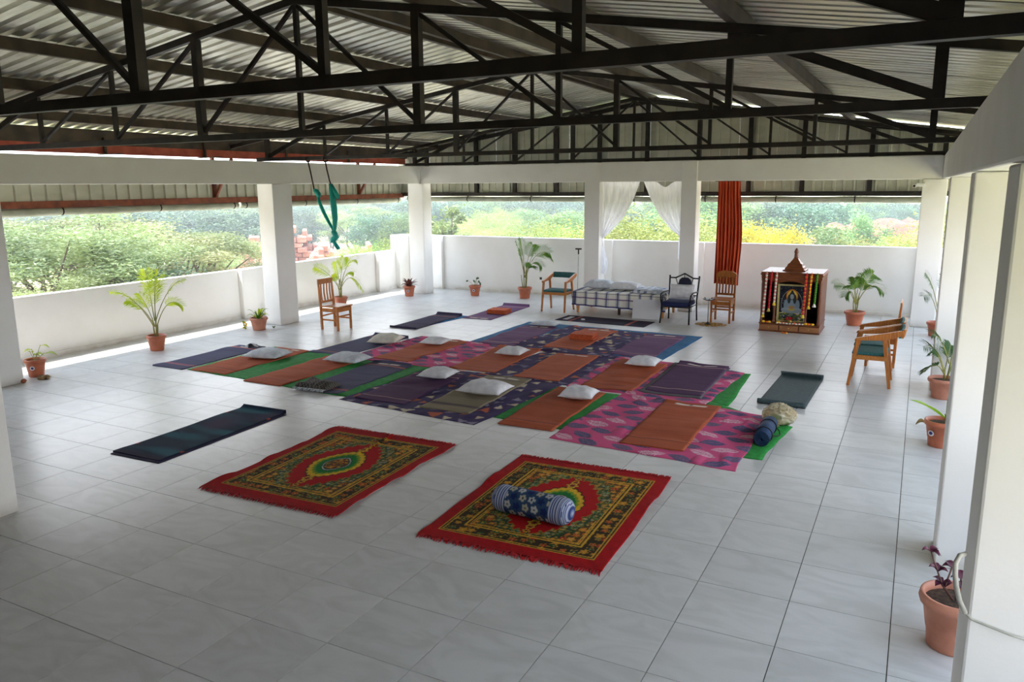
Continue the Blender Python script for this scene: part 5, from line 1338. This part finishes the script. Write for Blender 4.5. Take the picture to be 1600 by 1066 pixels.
# fronds: base (across, up), tip (across, up), rise
palm('tall lime-green palm in an orange pot along the sunlit left parapet', -11.36, 8.79, [(-.02, .4, -.62, 1.02, .32), (0, .4, -.42, .86, .22, .16), (.0, .5, -.1, 1.36, .12, .3), (.01, .5, .04, 1.34, .1, .3), (0, .4, -.18, .98, .12, .26), (.02, .5, .58, 1.22, .3), (.03, .4, .46, .74, .42, .2), (.01, .4, .12, 1.2, .1, .26)], 'palm_lime', .26, .16, stems=((-.03, .3), (.02, .4), (.04, .2)), leaf=.22, seed=2)
palm('light green palm in a pot behind the lone slat-back chair', -11.55, 13.83, [(0, .4, -.52, .96, .22, .22), (.02, .5, .4, 1.1, .35, .3), (.0, .5, .12, 1.14, .15, .26), (0, .4, .5, .36, .6, .2), (0, .4, .34, .82, .3), (0, .45, -.08, 1.05, .1), (-.02, .35, -.2, .7, .2)], 'palm_lime', .26, .16, stems=((-.03, .3), (.03, .35), (0, .4)), seed=3)
palm('tall feathery palm in a pot by the back wall, left of the armchair', -8.45, 16.97, [(-.02, .6, -.22, 1.4, .1, .3), (0, .6, -.1, 1.46, .1, .3), (.02, .6, .2, 1.3, .2, .3), (.02, .6, .62, 1.08, .42, .34), (.02, .5, .42, .78, .45, .26), (0, .5, -.12, 1.2, .1), (.02, .5, .34, 1.26, .25), (0, .5, .16, .8, .2)], 'palm_leaf', .27, .17, stems=((-.07, .3), (-.02, .5), (.03, .55), (.05, .45)), leaf=.24, sticker=False, seed=4)
palm('bushy palm in a red pot between the shrine and the armchairs', -1.0, 16.31, [(0, .4, -.5, .82, .3, .2), (0, .4, -.24, .56, .35, .2), (.0, .45, .1, .98, .2, .26), (.02, .45, .36, .98, .25, .26), (.02, .4, .5, .62, .5, .26), (0, .45, -.06, .92, .1), (.02, .4, .22, .8, .2), (0, .4, -.16, .8, .25)], 'palm_leaf', .27, .19, stems=((-.04, .3), (.01, .35), (.05, .35)), leaf=.22, seed=5)
palm('palm in a red pot half hidden behind the right palms column', .38, 15.7, [(0, .4, -.34, .74, .28, .2), (0, .5, -.3, 1.15, .15, .2), (.02, .45, .1, 1.2, .1)], 'palm_dark', .26, .15, stems=((0, .3),), leaf=.18, seed=6)
palm('palm in a faded pot at the foot of the right far column', .42, 11.1, [(0, .3, -.38, .7, .25, .2), (.04, .45, -.24, .84, .18, .2), (0, .3, -.16, .62, .18, .2), (.0, .3, .12, .66, .12, .2), (0, .3, -.3, .38, .2, .18), (.05, .3, .3, .6, .3)], 'palm_dark', .26, .18, 'terracotta_pale', stems=((0, .14), (.06, .3)), leaf=.2, seed=7)
# leafy pots
def leafblade(t, base, tip, w, mat, fold=.2, sag=.15):
    b, e = Vector(base), Vector(tip); d = e-b; side = d.cross(Vector((0, 0, 1))); side = side.normalized() if side.length > .01 else Vector((1, 0, 0))
    g = G(); n = 8; vs = []
    for i in range(n+1):
        s = i/n; p = b+d*s+Vector((0, 0, sag*math.sin(PI*s)*d.length)); ww = w*math.sin(PI*min(1, .06+.94*s)**.8)
        vs += [p-side*ww/2+Vector((0, 0, fold*ww)), p, p+side*ww/2+Vector((0, 0, fold*ww))]
    g.add(vs, [f for i in range(n) for f in ((3*i, 3*i+1, 3*i+4, 3*i+3), (3*i+1, 3*i+2, 3*i+5, 3*i+4))]); return g.obj('leaf', mat, t, smooth=True)
t = thing('potted_plant', 'small pot with a few yellow-green leaves beside the left edge column', 'potted plant', (-11.37, 6.72, 0)); pot(t, .26, .145, 'terracotta', True, -.9)
for (a, z, w, dx) in ((-.12, .33, .09, .1), (-.05, .36, .08, -.1), (.08, .3, .1, .05), (.22, .42, .07, 0), (.3, .3, .08, .02), (-.02, .28, .09, .1)):
    p = LAT*a; G().tube([(0, 0, .22), (p.x*.5, p.y*.5, z+.05)], .004, 5).obj('stem', 'palm_stem', t); leafblade(t, (p.x*.5, p.y*.5, z+.03), (p.x*1.1+dx*.2, p.y*1.1+dx, z), w, 'palm_lime')
t = thing('potted_plant', 'spiky spider-like green plant in a pale pot by the left column', 'potted plant', (-11.2, 10.97, 0)); pot(t, .24, .17, 'terracotta_pale')
r = random.Random(5)
for i in range(26):
    a = r.uniform(0, 6.3); q = r.uniform(.1, .24); leafblade(t, (.03*math.cos(a), .03*math.sin(a), .21), (q*math.cos(a), q*math.sin(a), .26+r.uniform(0, .16)), .035, 'palm_lime' if i % 3 else 'palm_leaf', .3, .3)
t = thing('potted_plant', 'dark maroon spiky plant in a pot by the corner column', 'potted plant', (-11.25, 16.1, 0)); pot(t, .26, .15, 'terracotta', True, -1.2)
for i in range(30):
    a = r.uniform(0, 6.3); q = r.uniform(.1, .26); leafblade(t, (.03*math.cos(a), .03*math.sin(a), .24), (q*math.cos(a), q*math.sin(a), .26+r.uniform(-.01, .2)), .04, 'maroon_leaf', .3, .2)
t = thing('potted_plant', 'pot with a few thin sprigs of small green leaves at the back wall', 'potted plant', (-9.79, 16.86, 0)); pot(t, .26, .15, 'terracotta', True, -1.3)
for a, z in ((-.2, .36), (-.02, .36), (.05, .44), (.08, .48), (.12, .38), (.14, .32)):
    p = LAT*a; G().tube([(0, 0, .22), (p.x*.6, p.y*.6, (z+.24)/2+.05), (p.x, p.y, z)], .004, 5).obj('sprig', 'palm_stem', t)
    for k_ in range(3): G().ball((p.x+r.uniform(-.02, .02), p.y+r.uniform(-.02, .02), z+r.uniform(-.05, .02)), .024, 6, 4, (1, .5, .8)).obj('leaf', 'palm_dark', t)
t = thing('potted_plant', 'pot with one huge lime leaf in front of the right far column', 'potted plant', (.36, 8.98, 0)); pot(t, .28, .16, 'terracotta', True, -2.3)
leafblade(t, tuple(LAT*.02+Vector((0, 0, .3))), tuple(LAT*-.36+Vector((0, 0, .5))), .17, 'banana_leaf', .15, .06)
leafblade(t, tuple(LAT*.03+Vector((0, 0, .34))), tuple(LAT*.08+Vector((0, 0, .16))), .08, 'banana_leaf', .15, .1)
for i in range(7):
    a = r.uniform(-.5, .6); b = LAT*(.04+.02*i)+Vector((0, 0, .24)); G().tube([tuple(LAT*.04+Vector((0, 0, .22))), tuple(LAT*(.04+.015*i)+Vector((0, 0, .5)))], .007, 5).obj('stem', 'palm_stem', t)
    leafblade(t, tuple(LAT*(.04+.015*i)+Vector((0, 0, .34+.03*i))), tuple(LAT*(.06+.035*i)+Vector((0, .05*a, .62+.03*(i % 3)))), .05, 'palm_leaf', .2, .08)
frond(t, (.05, .45), (.16, .8), .1, 'palm_leaf', .16, seed=77)
t = thing('potted_plant', 'nearest pot with twiggy purple leaves below the grey pipe', 'potted plant', (.36, 4.92, 0)); pot(t, .33, .185, 'terracotta_pale')
def twiggy(pts):
    G().tube([Vector(p) for p in pts], [.008, .006, .005, .003][:len(pts)], 6).obj('twig', 'twig', t, smooth=True)
    for p in pts[1:]:
        for k_ in range(4): a = r.uniform(0, 6.3); q = Vector(p); leafblade(t, tuple(q), tuple(q+Vector((.055*math.cos(a), .055*math.sin(a), r.uniform(-.02, .03)))), .045, 'purple_leaf', .3, .2)
twiggy([(0, 0, .28), tuple(LAT*-.09+Vector((0, 0, .4))), tuple(LAT*-.12+Vector((0, 0, .48))), tuple(LAT*-.17+Vector((0, 0, .6)))])
twiggy([(0, 0, .28), tuple(LAT*.04+Vector((0, 0, .36))), tuple(LAT*.02+Vector((0, 0, .43)))])
twiggy([(0, 0, .28), tuple(LAT*.1+Vector((0, 0, .3))), tuple(LAT*.14+Vector((0, 0, .4)))])
twiggy([(0, 0, .28), tuple(LAT*-.07+Vector((0, 0, .38))), tuple(LAT*-.04+Vector((0, 0, .5)))])
twiggy([(0, 0, .28), tuple(LAT*.03+Vector((0, -.05, .28))), tuple(LAT*.1+Vector((0, -.05, .24)))])
t = thing('potted_plant', 'terracotta pot glimpsed between the two right columns', 'potted plant', (.98, 13.2, 0)); pot(t, .26, .16, 'terracotta')
for i in range(8): a = i*.8; leafblade(t, (0, 0, .23), (.16*math.cos(a), .16*math.sin(a), .4), .06, 'palm_leaf')

# ------------------------------------------------------------------ small things
def stone(name, label, cat, px, py, r_, mat, seed, sq=(1.2, 1, .7)):
    p = at_z(px, py); g = G()
    def f(u, v):
        a = u*2*PI; b = (v-.5)*PI; d = Vector((math.cos(a)*math.cos(b), math.sin(a)*math.cos(b), math.sin(b))); q = 1+.3*noise.noise(d*1.7+Vector((seed, 0, 0)))
        return (d.x*r_*q*sq[0], d.y*r_*q*sq[1], d.z*r_*q*sq[2]+r_*sq[2]*.8)
    o = g.grid(f, 12, 8).obj(name, mat, loc=(p.x, p.y, 0)); tag(o, label, cat)
stone('stone', 'brown stone by the small leafy pot, left of the pair', 'stone', 65, 593, .05, 'stone', 1)
stone('stone', 'brown stone by the small leafy pot, right of the pair', 'stone', 73, 592, .045, 'stone', 4)
stone('brick_piece', 'small reddish brick piece at the foot of the left edge column', 'brick', 36, 598, .045, 'brick_bit', 7)
p = at_z(1440, 667); t = thing('dry_leaf', 'curled dry brown leaf on the tiles left of the huge-leaf pot', 'leaf', (p.x, p.y, .004)); leafblade(t, (-.06, 0, .01), (.06, .02, .01), .07, 'brown_leaf', .5, .3)
p = at_z(383, 515); t = thing('flower_sprig', 'yellow flower sprig on the floor beside the spider plant pot', 'flower', (p.x, p.y, 0))
for i in range(9): G().ball((r.uniform(-.03, .03), r.uniform(-.03, .03), .02+.017*i), .022, 6, 4).obj('blossom', 'marigold' if i % 2 else 'palm_lime', t)
p = at_z(428, 514); t = thing('green_sprig', 'tiny green sprig on the floor at the silk column foot', 'leaf', (p.x, p.y, 0))
for a in range(4): leafblade(t, (0, 0, .01), (.05*math.cos(a*1.6), .05*math.sin(a*1.6), .05), .03, 'palm_leaf')
# wiper leaning by the column
t = thing('floor_wiper', 'grey pole wiper with black T head standing head up at the back wall', 'wiper', (-7.3, 17.58, 0))
G().tube([(0, -.05, 0), (0, 0, 1.08)], .01, 8).obj('pole', 'grey_pipe', t, smooth=True)
G().tube([(0, 0, 1.06), (0, 0, 1.18)], .018, 8).box(-.075, .075, -.02, .02, 1.17, 1.205).obj('head', 'black_plastic', t)
p = at_y(845.6, 435, 17.75); o = G().box(-.05, .05, -.02, 0, -.05, .05).obj('wall_socket', 'white_paint', loc=(p.x, 17.749, p.z), bev=.004); tag(o, 'small socket plate low on the back wall by the armchair', 'socket')
G().box(-.03, .03, -.026, -.018, -.03, .03).obj('socket_face', 'black_plastic', o)
# security camera under the back beam
p = at_y(1434, 289, 16.56); t = thing('security_camera', 'small white camera under the right end of the back beam', 'camera', (p.x, p.y, p.z))
G().box(-.02, .12, -.03, .03, -.03, .035).obj('body', 'white_paint', t, bev=.008); G().box(-.085, -.02, -.04, .02, -.045, .01).obj('lens_head', 'white_paint', t, bev=.006)
G().lathe([(.022, -.001), (.022, .012)], 12, (0, 0, 0)).obj('lens', 'black_plastic', t, loc=(-.055, -.045, -.02)).rotation_euler = (PI/2, 0, 0)
G().bar((.1, 0, .02), (.13, .0, .05), .03, .03).obj('bracket', 'white_paint', t)
# bent grey pipe and cable on the nearest column
CYn = 3.19
def np_(px, py, off=0): p = at_y(px, py, CYn-off); return p
t = thing('bent_pipe', 'bent grey conduit pipe sticking out of the nearest right column', 'pipe', tuple(np_(1506, 867)))
O = np_(1506, 867)
G().tube([np_(1508, 866, -.03)-O, np_(1500, 868, .02)-O, np_(1493, 880, .03)-O, np_(1492.5, 898, .035)-O, np_(1494, 915, .035)-O, np_(1499, 938, .03)-O, np_(1508, 958, .015)-O], .0095, 10).obj('pipe', 'grey_pipe', t, smooth=True)
G().tube([np_(1508, 958, .015)-O, np_(1518, 968, .01)-O, np_(1545, 979, .01)-O, np_(1580, 993, .01)-O, np_(1612, 1003, .01)-O], .005, 8).obj('cable', 'grey_pipe', t, smooth=True)

# ------------------------------------------------------------------ haze over the land
HAZE = .0036
hm = bpy.data.materials.new('haze'); hm.use_nodes = True; hm.node_tree.nodes.clear()
ho = hm.node_tree.nodes.new('ShaderNodeOutputMaterial'); hv = hm.node_tree.nodes.new('ShaderNodeVolumeScatter')
hv.inputs['Density'].default_value = HAZE; hv.inputs['Color'].default_value = (.93, .96, 1, 1); hv.inputs['Anisotropy'].default_value = .3
hm.node_tree.links.new(hv.outputs[0], ho.inputs['Volume']); MATS['haze'] = hm
P = [(-250, -50), (-15, -50), (-15, 20), (60, 20), (60, 250), (-250, 250)]
g = G(); g.add([(x, y, -6) for x, y in P]+[(x, y, 14) for x, y in P], [(5, 4, 3, 2, 1, 0), (6, 7, 8, 9, 10, 11)]+[(i, (i+1) % 6, 6+(i+1) % 6, 6+i) for i in range(6)])
o = g.obj('haze', 'haze'); tag(o, 'thin pale haze over the land beyond the parapets', 'haze', kind='stuff')
